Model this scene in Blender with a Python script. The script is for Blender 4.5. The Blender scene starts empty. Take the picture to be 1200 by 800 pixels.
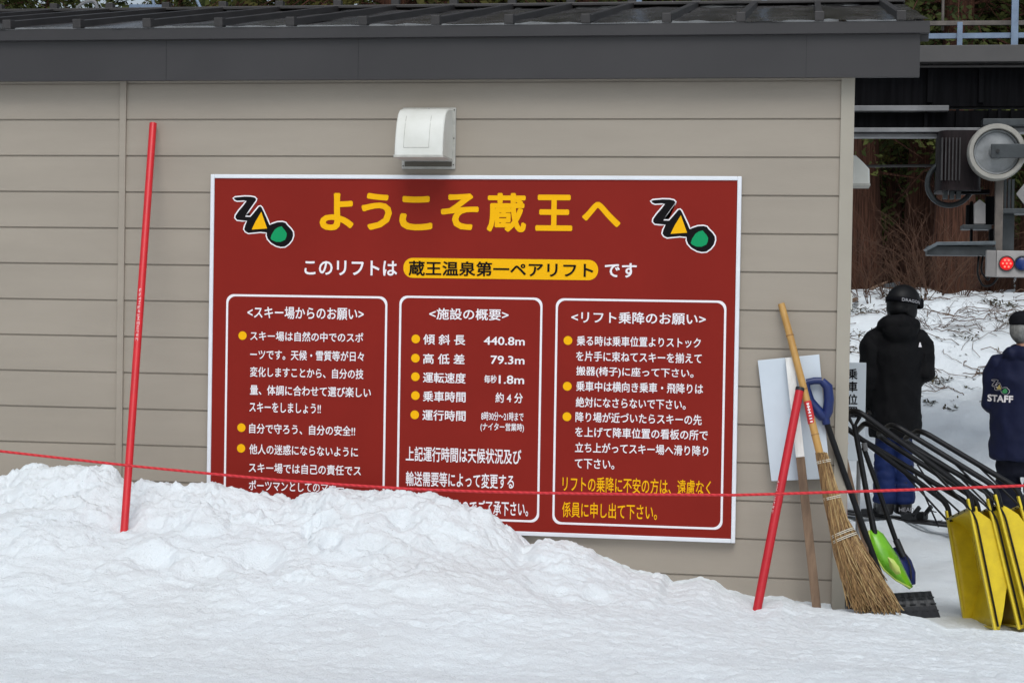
import bpy, bmesh, math, random
import numpy as np
from mathutils import Vector, Matrix, noise as mnoise
from mathutils.bvhtree import BVHTree
random.seed(7); rng = np.random.default_rng(11)
S = bpy.context.scene
COL = S.collection
PI = math.pi

# ------------------------------------------------------------------ camera, sky, sun
F_PX = 2100.0
YAW, PITCH, ROLL = -0.16013, -0.0167, 0.01617
CAMP = np.array([-0.22204, -8.76424, 1.38929])
def cam_axes():
    cy, sy, cp, sp = math.cos(YAW), math.sin(YAW), math.cos(PITCH), math.sin(PITCH)
    f = np.array([sy*cp, cy*cp, sp]); r = np.array([cy, -sy, 0.0]); u = np.cross(r, f)
    return r*math.cos(ROLL)+u*math.sin(ROLL), -r*math.sin(ROLL)+u*math.cos(ROLL), f
CR, CU, CF = cam_axes()
cam = bpy.data.objects.new('camera', bpy.data.cameras.new('camera')); COL.objects.link(cam)
m = Matrix.Identity(4)
for i in range(3):
    m[i][0], m[i][1], m[i][2], m[i][3] = CR[i], CU[i], -CF[i], CAMP[i]
cam.matrix_world = m
cam.data.sensor_width = 36; cam.data.lens = F_PX/1200*36
cam.data.clip_start = 0.05; cam.data.clip_end = 600
S.camera = cam

W = bpy.data.worlds.new('World'); S.world = W; W.use_nodes = True
nt = W.node_tree
sky = nt.nodes.new('ShaderNodeTexSky'); sky.sky_type = 'NISHITA'; sky.sun_disc = False
SUN_EL, SUN_AZ = 54, 170
sky.sun_elevation = math.radians(SUN_EL); sky.sun_rotation = math.radians(SUN_AZ)
sky.air_density = 1.0; sky.dust_density = 3.0; sky.ozone_density = 1.0
bg = nt.nodes['Background']; bg.inputs['Strength'].default_value = 0.125
hs = nt.nodes.new('ShaderNodeHueSaturation'); hs.inputs['Saturation'].default_value = 0.4
nt.links.new(sky.outputs[0], hs.inputs['Color']); tint = nt.nodes.new('ShaderNodeMixRGB'); tint.blend_type = 'MULTIPLY'; tint.inputs[0].default_value = 1; tint.inputs[2].default_value = (.955, 1.01, 1.045, 1)
nt.links.new(hs.outputs[0], tint.inputs[1]); nt.links.new(tint.outputs[0], bg.inputs['Color'])
sl = bpy.data.lights.new('sun', 'SUN'); sl.energy = 1.5; sl.angle = math.radians(38); sl.color = (1, .99, .975)
sun = bpy.data.objects.new('sun', sl); COL.objects.link(sun)
a = math.radians(SUN_AZ); e = math.radians(SUN_EL)
sdir = Vector((math.sin(a)*math.cos(e), math.cos(a)*math.cos(e), math.sin(e)))
sun.rotation_euler = sdir.to_track_quat('Z', 'Y').to_euler()
sun.location = (-4, -14, 18)
S.view_settings.view_transform = 'Standard'; S.view_settings.look = 'None'
S.view_settings.gamma = 1; S.view_settings.use_curve_mapping = False
S.view_settings.exposure = -0.13
S.render.engine = 'CYCLES'
S.cycles.max_bounces = 6

# ------------------------------------------------------------------ helpers
def ray(x, y):
    return CF + CR*(x-600)/F_PX + CU*(400-y)/F_PX
def at(x, y, Y):                       # photograph pixel -> point on the plane Y = const
    d = ray(x, y); t = (Y-CAMP[1])/d[1]
    return Vector(CAMP + t*d)
def lerp(a, b, t): return a+(b-a)*t
def sstep(a, b, x):
    t = np.clip((x-a)/(b-a), 0, 1); return t*t*(3-2*t)

class MB:
    def __init__(s): s.v = []; s.f = []; s.mi = []
    def add(s, v, f, mi=0):
        o = len(s.v); s.v += [tuple(p) for p in v]; s.f += [tuple(i+o for i in q) for q in f]; s.mi += [mi]*len(f)
        return s
    def box(s, c, d, rot=None, mi=0):
        c = Vector(c); h = Vector(d)/2
        v = [Vector((x*h.x, y*h.y, z*h.z)) for x in (-1, 1) for y in (-1, 1) for z in (-1, 1)]
        if rot is not None: v = [rot @ p for p in v]
        return s.add([c+p for p in v], [(0,1,3,2),(4,6,7,5),(0,4,5,1),(2,3,7,6),(0,2,6,4),(1,5,7,3)], mi)
    def box2(s, a, b, mi=0):
        a = Vector(a); b = Vector(b); return s.box((a+b)/2, [abs(b[i]-a[i]) for i in range(3)], None, mi)
    def bar(s, p, q, w, h, up=(0,0,1), mi=0):
        p = Vector(p); q = Vector(q); d = (q-p); L = d.length; d.normalize()
        sx = d.cross(Vector(up)).normalized(); uz = sx.cross(d).normalized()
        R = Matrix((d, sx, uz)).transposed()
        return s.box((p+q)/2, (L, w, h), R, mi)
    def tube(s, pts, r, n=10, cap=True, mi=0, sq=1.0):
        pts = [Vector(p) for p in pts]; k = len(pts)
        r = list(r) if hasattr(r, '__len__') else [r]*k
        v = []; up = None
        for i in range(k):
            t = (pts[min(i+1, k-1)]-pts[max(i-1, 0)]).normalized()
            if up is None:
                up = Vector((0,0,1)) if abs(t.z) < .9 else Vector((0,1,0))
            b = t.cross(up).normalized(); up = b.cross(t).normalized()
            for j in range(n):
                a = 2*PI*j/n; v.append(pts[i]+b*math.cos(a)*r[i]+up*math.sin(a)*r[i]*sq)
        f = []
        for i in range(k-1):
            for j in range(n):
                f.append((i*n+j, i*n+(j+1) % n, (i+1)*n+(j+1) % n, (i+1)*n+j))
        if cap: f += [tuple(range(n-1, -1, -1)), tuple((k-1)*n+j for j in range(n))]
        return s.add(v, f, mi)
    def rings(s, rg, n=20, mi=0):        # rg: list of (cx,cy,cz,rx,ry[,power]) horizontal ellipses
        v = []; k = len(rg)
        for g in rg:
            p = g[5] if len(g) > 5 else 1.0
            for j in range(n):
                a = 2*PI*j/n; c, q = math.cos(a), math.sin(a)
                v.append((g[0]+g[3]*math.copysign(abs(c)**p, c), g[1]+g[4]*math.copysign(abs(q)**p, q), g[2]))
        f = [(i*n+j, i*n+(j+1) % n, (i+1)*n+(j+1) % n, (i+1)*n+j) for i in range(k-1) for j in range(n)]
        f += [tuple(range(n-1, -1, -1)), tuple((k-1)*n+j for j in range(n))]
        return s.add(v, f, mi)
    def ell(s, c, r, n=16, m_=10, mi=0, rot=None):
        v = []; c = Vector(c)
        for i in range(m_+1):
            th = PI*(i+.02)/(m_+.04)
            for j in range(n):
                a = 2*PI*j/n; p = Vector((r[0]*math.sin(th)*math.cos(a), r[1]*math.sin(th)*math.sin(a), -r[2]*math.cos(th)))
                if rot is not None: p = rot @ p
                v.append(c+p)
        f = [(i*n+j, i*n+(j+1) % n, (i+1)*n+(j+1) % n, (i+1)*n+j) for i in range(m_) for j in range(n)]
        f += [tuple(range(n-1, -1, -1)), tuple(m_*n+j for j in range(n))]
        return s.add(v, f, mi)
    def prism(s, poly, d, mi=0):         # polygon of 3D points pushed along d
        n = len(poly); d = Vector(d); v = [Vector(p) for p in poly]+[Vector(p)+d for p in poly]
        f = [tuple(range(n)), tuple(range(2*n-1, n-1, -1))]+[(i, i+n, (i+1) % n+n, (i+1) % n) for i in range(n)]
        return s.add(v, f, mi)
    def build(s, name, mats, parent=None, smooth=False, bevel=0, sharp=40):
        me = bpy.data.meshes.new(name); me.from_pydata(s.v, [], s.f); me.validate()
        if not isinstance(mats, (list, tuple)): mats = [mats]
        for x in mats: me.materials.append(x)
        if len(mats) > 1: me.polygons.foreach_set('material_index', s.mi[:len(me.polygons)])
        bm = bmesh.new(); bm.from_mesh(me); bmesh.ops.recalc_face_normals(bm, faces=bm.faces); bm.to_mesh(me); bm.free()
        if smooth:
            me.shade_smooth()
            if sharp < 180: me.set_sharp_from_angle(angle=math.radians(sharp))
        o = bpy.data.objects.new(name, me); COL.objects.link(o)
        if parent is not None:
            o.parent = parent
        if bevel:
            b = o.modifiers.new('bevel', 'BEVEL'); b.width = bevel; b.segments = 2; b.limit_method = 'ANGLE'; b.angle_limit = math.radians(50)
        return o

def tag(o, label=None, cat=None, group=None, kind=None):
    if label: o['label'] = label
    if cat: o['category'] = cat
    if group: o['group'] = group
    if kind: o['kind'] = kind
    return o
def empty(name, loc, label, cat, group=None, rz=0):
    o = bpy.data.objects.new(name, None); COL.objects.link(o); o.location = loc; o.rotation_euler = (0, 0, rz)
    o.empty_display_size = .1
    return tag(o, label, cat, group)
def keep(o, root):                      # parent a part built in world coordinates
    o.parent = root
    o.matrix_parent_inverse = (Matrix.Translation(root.location) @ root.rotation_euler.to_matrix().to_4x4()).inverted()
    return o

def mat(name, col, rough=.6, metal=0, var=0.0, vscale=8, bump=0, bscale=60, spec=.5, col2=None, stretch=None, detail=4, coords='Object', sheen=0, trans=0):
    M = bpy.data.materials.new(name); M.use_nodes = True
    N = M.node_tree.nodes; L = M.node_tree.links; P = N['Principled BSDF']
    P.inputs['Base Color'].default_value = (*col, 1); P.inputs['Roughness'].default_value = rough; P.inputs['Metallic'].default_value = metal
    P.inputs['Specular IOR Level'].default_value = spec
    if trans: P.inputs['Transmission Weight'].default_value = trans
    if sheen: P.inputs['Sheen Weight'].default_value = sheen
    tc = N.new('ShaderNodeTexCoord'); mp = N.new('ShaderNodeMapping'); L.new(tc.outputs[coords], mp.inputs[0])
    if stretch: mp.inputs['Scale'].default_value = stretch
    if var or col2:
        t = N.new('ShaderNodeTexNoise'); t.inputs['Scale'].default_value = vscale; t.inputs['Detail'].default_value = detail; t.inputs['Roughness'].default_value = .6
        L.new(mp.outputs[0], t.inputs[0])
        r = N.new('ShaderNodeValToRGB'); L.new(t.outputs[0], r.inputs[0])
        c2 = col2 if col2 else tuple(max(0, c*(1-var)) for c in col); c1 = col if col2 else tuple(c*(1+var*.6) for c in col)
        r.color_ramp.elements[0].position = .32; r.color_ramp.elements[1].position = .68
        r.color_ramp.elements[0].color = (*c2, 1); r.color_ramp.elements[1].color = (*c1, 1)
        L.new(r.outputs[0], P.inputs['Base Color'])
        rr = N.new('ShaderNodeMapRange'); rr.inputs['To Min'].default_value = max(.02, rough-.1); rr.inputs['To Max'].default_value = min(1, rough+.12)
        L.new(t.outputs[0], rr.inputs[0]); L.new(rr.outputs[0], P.inputs['Roughness'])
    if bump:
        b = N.new('ShaderNodeBump'); b.inputs['Strength'].default_value = 1; b.inputs['Distance'].default_value = bump
        t2 = N.new('ShaderNodeTexNoise'); t2.inputs['Scale'].default_value = bscale; t2.inputs['Detail'].default_value = 5
        L.new(mp.outputs[0], t2.inputs[0]); L.new(t2.outputs[0], b.inputs['Height']); L.new(b.outputs[0], P.inputs['Normal'])
    return M

# ------------------------------------------------------------------ materials
M = {}
M['siding'] = mat('siding', (.342, .298, .245), .55, var=.07, vscale=2.2, bump=.0007, bscale=120, spec=.3, stretch=(.4, 1, 2.2))
M['trim'] = mat('trim', (.37, .336, .278), .5, var=.05, vscale=3, spec=.3)
M['fascia'] = mat('fascia', (.038, .0355, .0365), .42, var=.12, vscale=1.5, bump=.0004, bscale=20, spec=.4)
M['roof'] = mat('roof', (.05, .046, .045), .24, var=.5, vscale=3.0, bump=.002, bscale=7, spec=.6, stretch=(2.5, .7, 1))
M['seam'] = mat('seam', (.038, .034, .033), .42, var=.3, vscale=6)
M['signred'] = mat('sign_red', (.236, .0155, .0095), .5, var=.07, vscale=1.6, spec=.13)
M['ink_white'] = mat('ink_white', (.86, .82, .84), .45)
M['ink_yellow'] = mat('ink_yellow', (.90, .46, .004), .5, spec=.1)
M['ink_black'] = mat('ink_black', (.007, .006, .007), .6, spec=.08)
M['ink_green'] = mat('ink_green', (.008, .30, .11), .5, spec=.1)
M['worn_print'] = mat('worn_print', (.72, .55, .55), .5, col2=(.62, .18, .18), vscale=90)
M['frame'] = mat('white_aluminium', (.76, .78, .82), .38, var=.05, vscale=6)
M['vent'] = mat('vent_plastic', (.70, .70, .655), .42, var=.06, vscale=9, col2=(.62, .62, .565))
M['vent_flange'] = mat('vent_flange', (.46, .45, .41), .5, var=.15, vscale=18)
M['dark'] = mat('dark', (.012, .012, .012), .6)
M['slot'] = mat('vent_slot', (.10, .088, .068), .7)
M['screw'] = mat('screw', (.10, .09, .08), .4, metal=.6)
M['pole_red'] = mat('pole_red', (.62, .014, .022), .38, var=.10, vscale=14)
M['pole_red2'] = mat('pole_red_dark', (.50, .008, .018), .38, var=.10, vscale=14)
M['board'] = mat('board', (.58, .64, .70), .42, var=.05, vscale=5)
M['wood'] = mat('wood', (.23, .15, .095), .8, col2=(.11, .068, .042), vscale=9, stretch=(3, 3, .5), bump=.0015, bscale=40)
M['wood_white'] = mat('wood_white', (.82, .82, .80), .7, col2=(.66, .64, .60), vscale=16, stretch=(3, 3, .6), bump=.001, bscale=40)
M['bamboo'] = mat('bamboo', (.56, .33, .10), .38, col2=(.42, .22, .055), vscale=7, stretch=(2, 2, .6))
M['node'] = mat('bamboo_node', (.33, .17, .05), .5)
M['straw'] = mat('straw', (.36, .22, .09), .75, col2=(.10, .05, .02), vscale=40, stretch=(3, 3, .15))
M['straw2'] = mat('straw_light', (.50, .36, .17), .7, col2=(.24, .14, .05), vscale=40, stretch=(3, 3, .15))
M['twine'] = mat('twine', (.62, .58, .48), .8)
M['blue'] = mat('blue_plastic', (.006, .019, .11), .35, var=.2, vscale=20)
M['blueblade'] = mat('blue_blade', (.010, .022, .12), .4, var=.3, vscale=20)
M['blacktube'] = mat('black_tube', (.0065, .0065, .0075), .45, var=.2, vscale=15, spec=.3)
M['blackplastic'] = mat('black_plastic', (.013, .014, .016), .42, var=.2, vscale=15)
M['green'] = mat('green_plastic', (.20, .52, .02), .3, col2=(.12, .38, .015), vscale=10, spec=.6)
M['green2'] = mat('green_pale', (.50, .60, .14), .35)
M['label_red'] = mat('label_red', (.55, .03, .03), .5)
M['yellow'] = mat('yellow_plastic', (.78, .58, .014), .42, col2=(.64, .46, .014), vscale=14, var=.1, bump=.0006, bscale=35)
M['yellow_edge'] = mat('yellow_rim', (.72, .55, .03), .4, var=.1, vscale=14)
M['lip'] = mat('grey_lip', (.36, .32, .16), .45)
M['rope'] = mat('red_rope', (.62, .02, .03), .7)
N_ = M['rope'].node_tree; P_ = N_.nodes['Principled BSDF']
w_ = N_.nodes.new('ShaderNodeTexWave'); w_.inputs['Scale'].default_value = 22; w_.bands_direction = 'DIAGONAL'
tc_ = N_.nodes.new('ShaderNodeTexCoord'); N_.links.new(tc_.outputs['Object'], w_.inputs[0])
r_ = N_.nodes.new('ShaderNodeValToRGB'); r_.color_ramp.elements[0].color = (.50, .012, .018, 1); r_.color_ramp.elements[1].color = (.68, .03, .04, 1)
N_.links.new(w_.outputs[0], r_.inputs[0]); N_.links.new(r_.outputs[0], P_.inputs['Base Color'])
M['jacket_black'] = mat('jacket_black', (.0045, .0045, .0055), .75, bump=.004, bscale=14, spec=.15)
M['jacket_navy'] = mat('jacket_navy', (.0062, .0095, .038), .7, var=.15, vscale=6, bump=.004, bscale=12, spec=.25)
M['pants_blue'] = mat('pants_blue', (.008, .021, .10), .7, var=.2, vscale=8, bump=.005, bscale=14, spec=.25)
M['pants_dark'] = mat('pants_dark', (.006, .007, .016), .75, bump=.004, bscale=14, spec=.2)
M['boot_print'] = mat('grey_print', (.42, .42, .45), .5)
M['helmet'] = mat('helmet', (.006, .006, .007), .5, spec=.2)
M['strap'] = mat('strap', (.005, .005, .007), .8, spec=.1)
M['boot'] = mat('boot', (.016, .015, .016), .4, var=.2, vscale=20)
M['boot_grey'] = mat('boot_grey', (.10, .10, .105), .4)
M['skin'] = mat('skin', (.48, .25, .17), .5, var=.08, vscale=20)
M['hair'] = mat('grey_hair', (.30, .30, .29), .6, col2=(.14, .14, .135), vscale=60, stretch=(3, 3, .4), bump=.003, bscale=90)
M['cap'] = mat('cap', (.008, .008, .011), .8, bump=.002, bscale=40, spec=.1)
M['glove'] = mat('glove', (.015, .015, .016), .7)
M['galv'] = mat('galvanised', (.18, .24, .33), .42, metal=.25, var=.15, vscale=12)
M['galv_mid'] = mat('dull_steel', (.11, .13, .145), .45, metal=.3, var=.3, vscale=12)
M['galv_dk'] = mat('weathered_steel', (.055, .062, .066), .5, metal=.3, var=.3, vscale=9)
M['rail_brown'] = mat('rusty_rail', (.13, .11, .095), .6, var=.35, vscale=12)
M['deck'] = mat('deck_edge', (.07, .066, .065), .55, var=.12, vscale=4)
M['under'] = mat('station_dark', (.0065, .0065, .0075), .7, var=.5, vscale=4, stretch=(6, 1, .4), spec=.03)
M['channel'] = mat('steel_channel', (.20, .20, .205), .45, var=.4, vscale=3)
M['motor'] = mat('motor_housing', (.016, .010, .011), .6, spec=.2, var=.6, vscale=5, stretch=(5, 5, .5))
M['fin'] = mat('fin', (.03, .027, .028), .5, var=.4, vscale=9)
M['tyre'] = mat('sheave_liner', (.34, .325, .29), .6, var=.15, vscale=12)
M['sheave'] = mat('sheave_web', (.26, .27, .275), .4, metal=.2, var=.25, vscale=11)
M['lightbox'] = mat('lightbox', (.36, .34, .33), .5, var=.1, vscale=12)
M['bark'] = mat('cedar_bark', (.110, .050, .032), .9, col2=(.026, .013, .010), vscale=8, stretch=(5, 5, .25), bump=.02, bscale=9, spec=.1)
M['leafA'] = mat('cedar_foliage', (.085, .095, .024), .8, col2=(.018, .028, .008), vscale=1.3, spec=.15)
M['leafB'] = mat('cedar_foliage_olive', (.12, .105, .028), .8, col2=(.030, .032, .010), vscale=1.6, spec=.15)
M['twig'] = mat('twig', (.115, .062, .040), .85, col2=(.055, .032, .024), vscale=4, spec=.1)
M['twig_pale'] = mat('twig_pale', (.17, .115, .085), .85, col2=(.08, .05, .036), vscale=3, spec=.1)
M['litter'] = mat('leaf_litter', (.10, .075, .04), .9, col2=(.05, .05, .022), vscale=9, spec=.1)
def emit(name, col, s):
    X = mat(name, tuple(min(1, c) for c in col), .4); p = X.node_tree.nodes['Principled BSDF']
    p.inputs['Emission Color'].default_value = (*col, 1); p.inputs['Emission Strength'].default_value = s; return X
M['red_lens'] = emit('red_lens', (.8, .01, .012), .45)
M['red_led'] = emit('red_led', (1, .12, .08), 2.2)
M['blue_lens'] = mat('blue_lens', (.008, .03, .16), .2)
# snow
SN = mat('snow', (.87, .895, .93), .6, spec=.3)
n_ = SN.node_tree; P_ = n_.nodes['Principled BSDF']; L_ = n_.links
tc_ = n_.nodes.new('ShaderNodeTexCoord')
def nz(scale, detail, stretch=None):
    t = n_.nodes.new('ShaderNodeTexNoise'); t.inputs['Scale'].default_value = scale; t.inputs['Detail'].default_value = detail; t.inputs['Roughness'].default_value = .65
    if stretch:
        q = n_.nodes.new('ShaderNodeMapping'); q.inputs['Scale'].default_value = stretch; L_.new(tc_.outputs['Object'], q.inputs[0]); L_.new(q.outputs[0], t.inputs[0])
    else: L_.new(tc_.outputs['Object'], t.inputs[0])
    return t
t1 = nz(1.7, 6); r1 = n_.nodes.new('ShaderNodeValToRGB'); L_.new(t1.outputs[0], r1.inputs[0])
r1.color_ramp.elements[0].position = .30; r1.color_ramp.elements[0].color = (.775, .81, .83, 1)
r1.color_ramp.elements[1].position = .62; r1.color_ramp.elements[1].color = (.82, .872, .905, 1)
sp = nz(55, 3); r2 = n_.nodes.new('ShaderNodeValToRGB'); L_.new(sp.outputs[0], r2.inputs[0])
r2.color_ramp.elements[0].position = .235; r2.color_ramp.elements[0].color = (.25, .22, .19, 1)
r2.color_ramp.elements[1].position = .26; r2.color_ramp.elements[1].color = (1, 1, 1, 1)
mx = n_.nodes.new('ShaderNodeMixRGB'); mx.blend_type = 'MULTIPLY'; mx.inputs[0].default_value = 1
L_.new(r1.outputs[0], mx.inputs[1]); L_.new(r2.outputs[0], mx.inputs[2]); L_.new(mx.outputs[0], P_.inputs['Base Color'])
b1 = n_.nodes.new('ShaderNodeBump'); b1.inputs['Distance'].default_value = .015; b1.inputs['Strength'].default_value = .8
b2 = n_.nodes.new('ShaderNodeBump'); b2.inputs['Distance'].default_value = .009; b2.inputs['Strength'].default_value = .8
L_.new(nz(16, 6).outputs[0], b1.inputs['Height']); L_.new(nz(110, 4).outputs[0], b2.inputs['Height'])
L_.new(b1.outputs[0], b2.inputs['Normal']); L_.new(b2.outputs[0], P_.inputs['Normal'])
M['snow'] = SN

# ------------------------------------------------------------------ the snow ground
def vnoise(x, y, seed):
    xi = np.floor(x).astype(np.int64); yi = np.floor(y).astype(np.int64); fx = x-xi; fy = y-yi
    fx = fx*fx*fx*(fx*(fx*6-15)+10); fy = fy*fy*fy*(fy*(fy*6-15)+10)
    def h(i, j):
        k = (i*374761393+j*668265263+seed*2147483647) & 0x7fffffff
        k = ((k ^ (k >> 13))*1274126177) & 0x7fffffff
        return ((k ^ (k >> 16)) & 0xffff)/65535.0
    return (h(xi, yi)*(1-fx)+h(xi+1, yi)*fx)*(1-fy)+(h(xi, yi+1)*(1-fx)+h(xi+1, yi+1)*fx)*fy
def fbm(x, y, seed, oct_=4, gain=.5):
    s = 0; a = 1; t = 0
    for i in range(oct_):
        c, q = math.cos(.6*i+.3), math.sin(.6*i+.3)
        s = s+a*(vnoise((x*c-y*q)*2**i, (x*q+y*c)*2**i, seed+i)-.5); t += a; a *= gain
    return s/t*2
RY = -.32
SIL = [(-60,560),(0,551),(40,546),(75,548),(115,546),(145,554),(170,563),(215,568),(250,562),(265,561),(285,564),(315,573),(330,579),(350,576),(380,574),
       (400,572),(410,576),(440,574),(470,579),(500,581),(535,590),(560,594),(574,599),(582,609),(592,620),(606,630),(615,641),(635,633),(660,637),(690,642),(700,649),
       (740,666),(775,673),(783,685),(800,683),(815,679),(835,685),(850,695),(865,698),(885,706),(900,704),(917,702),(930,709),(990,714),(1040,716),(1060,722),(1085,727),(1110,738),(1200,745),(1300,748)]
_p = [at(x, y, RY) for x, y in SIL]
SX = np.array([-12.]+[p.x for p in _p]+[6.]); SZ = np.array([.60]+[p.z for p in _p]+[-.09])
SXS = np.arange(-12, 6, .05); _k = np.exp(-(np.arange(-24, 25)*.05/.30)**2/2); SZS = np.convolve(np.pad(np.interp(SXS, SX, SZ), 24, 'edge'), _k/_k.sum(), 'valid')
DENTS = [(178,656,.10,.06,.05),(236,672,.12,.07,.045),(300,660,.11,.10,.055),(368,620,.07,.05,.045),(388,636,.05,.04,.035),(60,590,.1,.05,.03),(470,612,.06,.05,.04),(520,640,.08,.05,.03),(640,690,.1,.06,.03),(700,700,.07,.05,.03),(147,616,.06,.04,.022),(150,560,.06,.05,.03)]
_dent = []
def ground_base(X, Y, detail=True):
    X = np.asarray(X, float); Y = np.asarray(Y, float)
    s = np.clip((RY-Y)/1.72, 0, 1)
    rz = np.interp(X, SX, SZ)-.014; rs_ = np.interp(X, SXS, SZS)-.01
    rz = rz+(rs_-rz)*sstep(.03, .32, s)
    g = (1-s)**1.35
    bank = np.where(Y < RY, rz*g, rz*(1-.12*sstep(RY, 0, Y)))
    base = -.145-.02*sstep(0.5, 4, Y)
    hill = .53*sstep(5.0, 8.6, Y)*1.0+1.35*sstep(7.4, 13.5, Y)*.98+0.45*sstep(13, 27, Y)+1.2*sstep(25, 90, Y)
    base = base+hill+.06*sstep(1, 5, np.abs(X-1))*sstep(2, 6, Y)
    w = sstep(-.22, .12, Y)*np.where(X > -.05, 1, 0)+np.where(X > -.05, 0, 1)*sstep(.02, .4, Y)
    z = bank*(1-w)+base*w
    z = z-.03*sstep(-2.2, -5, Y)
    bm_ = np.clip(rz*g*2.2, 0, 1)*np.where(Y < .05, 1, 0)             # on the bank
    fr = np.where(Y < .1, 1, 0)
    ridge = np.exp(-((Y-RY+.12)/.30)**2)*np.clip(rz*3, .12, 1)
    z = z+bm_*.05*fbm(X*1.6, Y*2.2, 3, 3)*(1-ridge*.5)
    z = z+fr*.016*fbm(X*1.3, Y*3.0, 21, 4)*(1-.6*bm_)
    if detail:
        b = 1-np.abs(fbm(X*6, Y*6, 41, 4, .55))*2
        w1 = fbm(X*3.1, Y*4.2, 141, 5, .6); w2 = fbm(X*7.5, Y*8.5, 151, 4, .6)
        z = z+bm_*(.026*sstep(-.04, .06, w1)+.018*sstep(.14, .23, w1)+.008*sstep(.0, .10, w2)*(1-.5*ridge)-.028)
        cr = np.clip(fbm(X*34, Y*34, 161, 3, .6)-.05, 0, 1)
        z = z+fr*cr*(.010*bm_*np.clip(.4+1.6*fbm(X*2.2, Y*2.6, 171, 3), 0, 1)+.005)
        z = z+bm_*.016*(b-.55)+ridge*.017*fbm(X*11, Y*9, 51, 4, .6)
        ch = np.clip(fbm(X*14, Y*14, 61, 3, .55)-.12, 0, 1)
        z = z+ch*(.030*ridge+.016*bm_)*fr
        z = z+fr*.0035*fbm(X*3, Y*12, 71, 4, .6)+fr*.008*fbm(X*20, Y*26, 81, 3, .65)
        tr = sstep(3, 5, Y)
        z = z+(1-fr)*(.030*fbm(X*2.5, Y*2.5, 91, 4)+tr*.10*fbm(X*.9, Y*.9, 95, 3)+tr*.05*fbm(X*3.5, Y*2.5, 99, 3))
        z = z+.10*np.exp(-((Y-9.1-.25*np.sin(X*2))/.25)**2)*np.clip(.5+fbm(X*2, Y*2, 5, 3), 0, 1)
        for (dx, dy, rx, ry, dp) in _dent:
            q = ((X-dx)/rx)**2+((Y-dy)/ry)**2
            z = z-dp*.9*np.exp(-q**2)*(1+.6*np.clip((Y-dy)/ry, -1, 1))
    return z
def gz(x, y): return float(ground_base(np.array([x]), np.array([y]))[0])
def hit(x, y, y0=-3.0, y1=30):          # photograph pixel -> point on the snow
    d = ray(x, y); t = np.linspace((y0-CAMP[1])/d[1], (y1-CAMP[1])/d[1], 4000)
    P = CAMP[None]+t[:, None]*d[None]
    k = np.argmax(P[:, 2] <= ground_base(P[:, 0], P[:, 1]))
    return Vector(P[k])
for (x, y, rx, ry, dp) in DENTS:
    p = hit(x, y); _dent.append((p.x, p.y, rx, ry*1.6, dp))
def graded(segs):
    o = []
    for a, b, s in segs: o += list(np.arange(a, b-1e-6, s))
    return np.array(o+[segs[-1][1]])
gx = graded([(-90,-30,6),(-30,-12,1.5),(-12,-4.6,.2),(-4.6,1.6,.0095),(1.7,4,.08),(4,12,.4),(12,30,1.5),(30,90,6)])
gy = graded([(-60,-20,5),(-20,-6,.8),(-6,-2.7,.12),(-2.7,-1.5,.016),(-1.5,.12,.0105),(.12,1.5,.03),(1.5,6,.06),(6,16,.09),(16,30,.4),(30,100,4)])
XX, YY = np.meshgrid(gx, gy); ZZ = ground_base(XX, YY)
nx, ny = len(gx), len(gy)
me = bpy.data.meshes.new('snow_ground')
me.vertices.add(nx*ny); me.vertices.foreach_set('co', np.stack([XX, YY, ZZ], -1).astype(np.float32).ravel())
ii = np.arange(nx*ny).reshape(ny, nx); q = np.stack([ii[:-1, :-1], ii[:-1, 1:], ii[1:, 1:], ii[1:, :-1]], -1).reshape(-1, 4)
me.loops.add(q.size); me.loops.foreach_set('vertex_index', q.ravel().astype(np.int32))
me.polygons.add(len(q)); me.polygons.foreach_set('loop_start', np.arange(0, q.size, 4, dtype=np.int32)); me.polygons.foreach_set('loop_total', np.full(len(q), 4, np.int32))
me.update(); me.validate(); me.shade_smooth(); me.materials.append(M['snow'])
gnd = bpy.data.objects.new('snow_ground', me); COL.objects.link(gnd); tag(gnd, kind='structure')

# ------------------------------------------------------------------ the hut
hut = empty('ticket_hut', (0, 0, 0), 'low beige lap-sided lift hut with dark metal roof behind the snow bank', 'building')
Z0, PT = 2.33859, .185
WX0, WY1 = -9.0, 4.2
def siding(p0, axis, L, zt, zb, nrm, name):
    # profile along z: boards with a recessed shadow line at every joint
    prof = []; k = -2
    while True:
        zj = Z0-k*PT
        if zj < zb: break
        if zj < zt:
            prof += [(zj+.0045, 0.0), (zj+.0036, .008), (zj-.0034, .008), (zj-.0045, .0015)]
        k += 1
    prof = [(zt, 0)]+prof+[(zb, 0)]
    b = MB(); v = []
    n = Vector(nrm); ax = Vector(axis)
    for z, d in prof:
        for s_ in (0, L): v.append(Vector((p0[0], p0[1], z))+ax*s_-n*d)
    f = [(2*i, 2*i+1, 2*i+3, 2*i+2) for i in range(len(prof)-1)]
    b.add(v, f)
    return b.build(name, M['siding'], hut)
ZT = 2.62
siding((WX0, 0, 0), (1, 0, 0), -WX0-.055, ZT, -.3, (0, -1, 0), 'front_wall')
siding((0, .055, 0), (0, 1, 0), WY1-.055, ZT, -.3, (1, 0, 0), 'side_wall')
b = MB(); b.box2((-.056, -.012, -.3), (.008, .05, ZT)); b.build('corner_trim', M['trim'], hut, bevel=.002)
b = MB(); b.box2((-3.690, -.012, -.3), (-3.656, .01, ZT)); b.build('joint_trim', M['siding'], hut, bevel=.002)
b = MB(); b.box2((WX0, .02, -.3), (-.02, WY1, ZT)); b.build('core_wall', M['siding'], hut)
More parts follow.
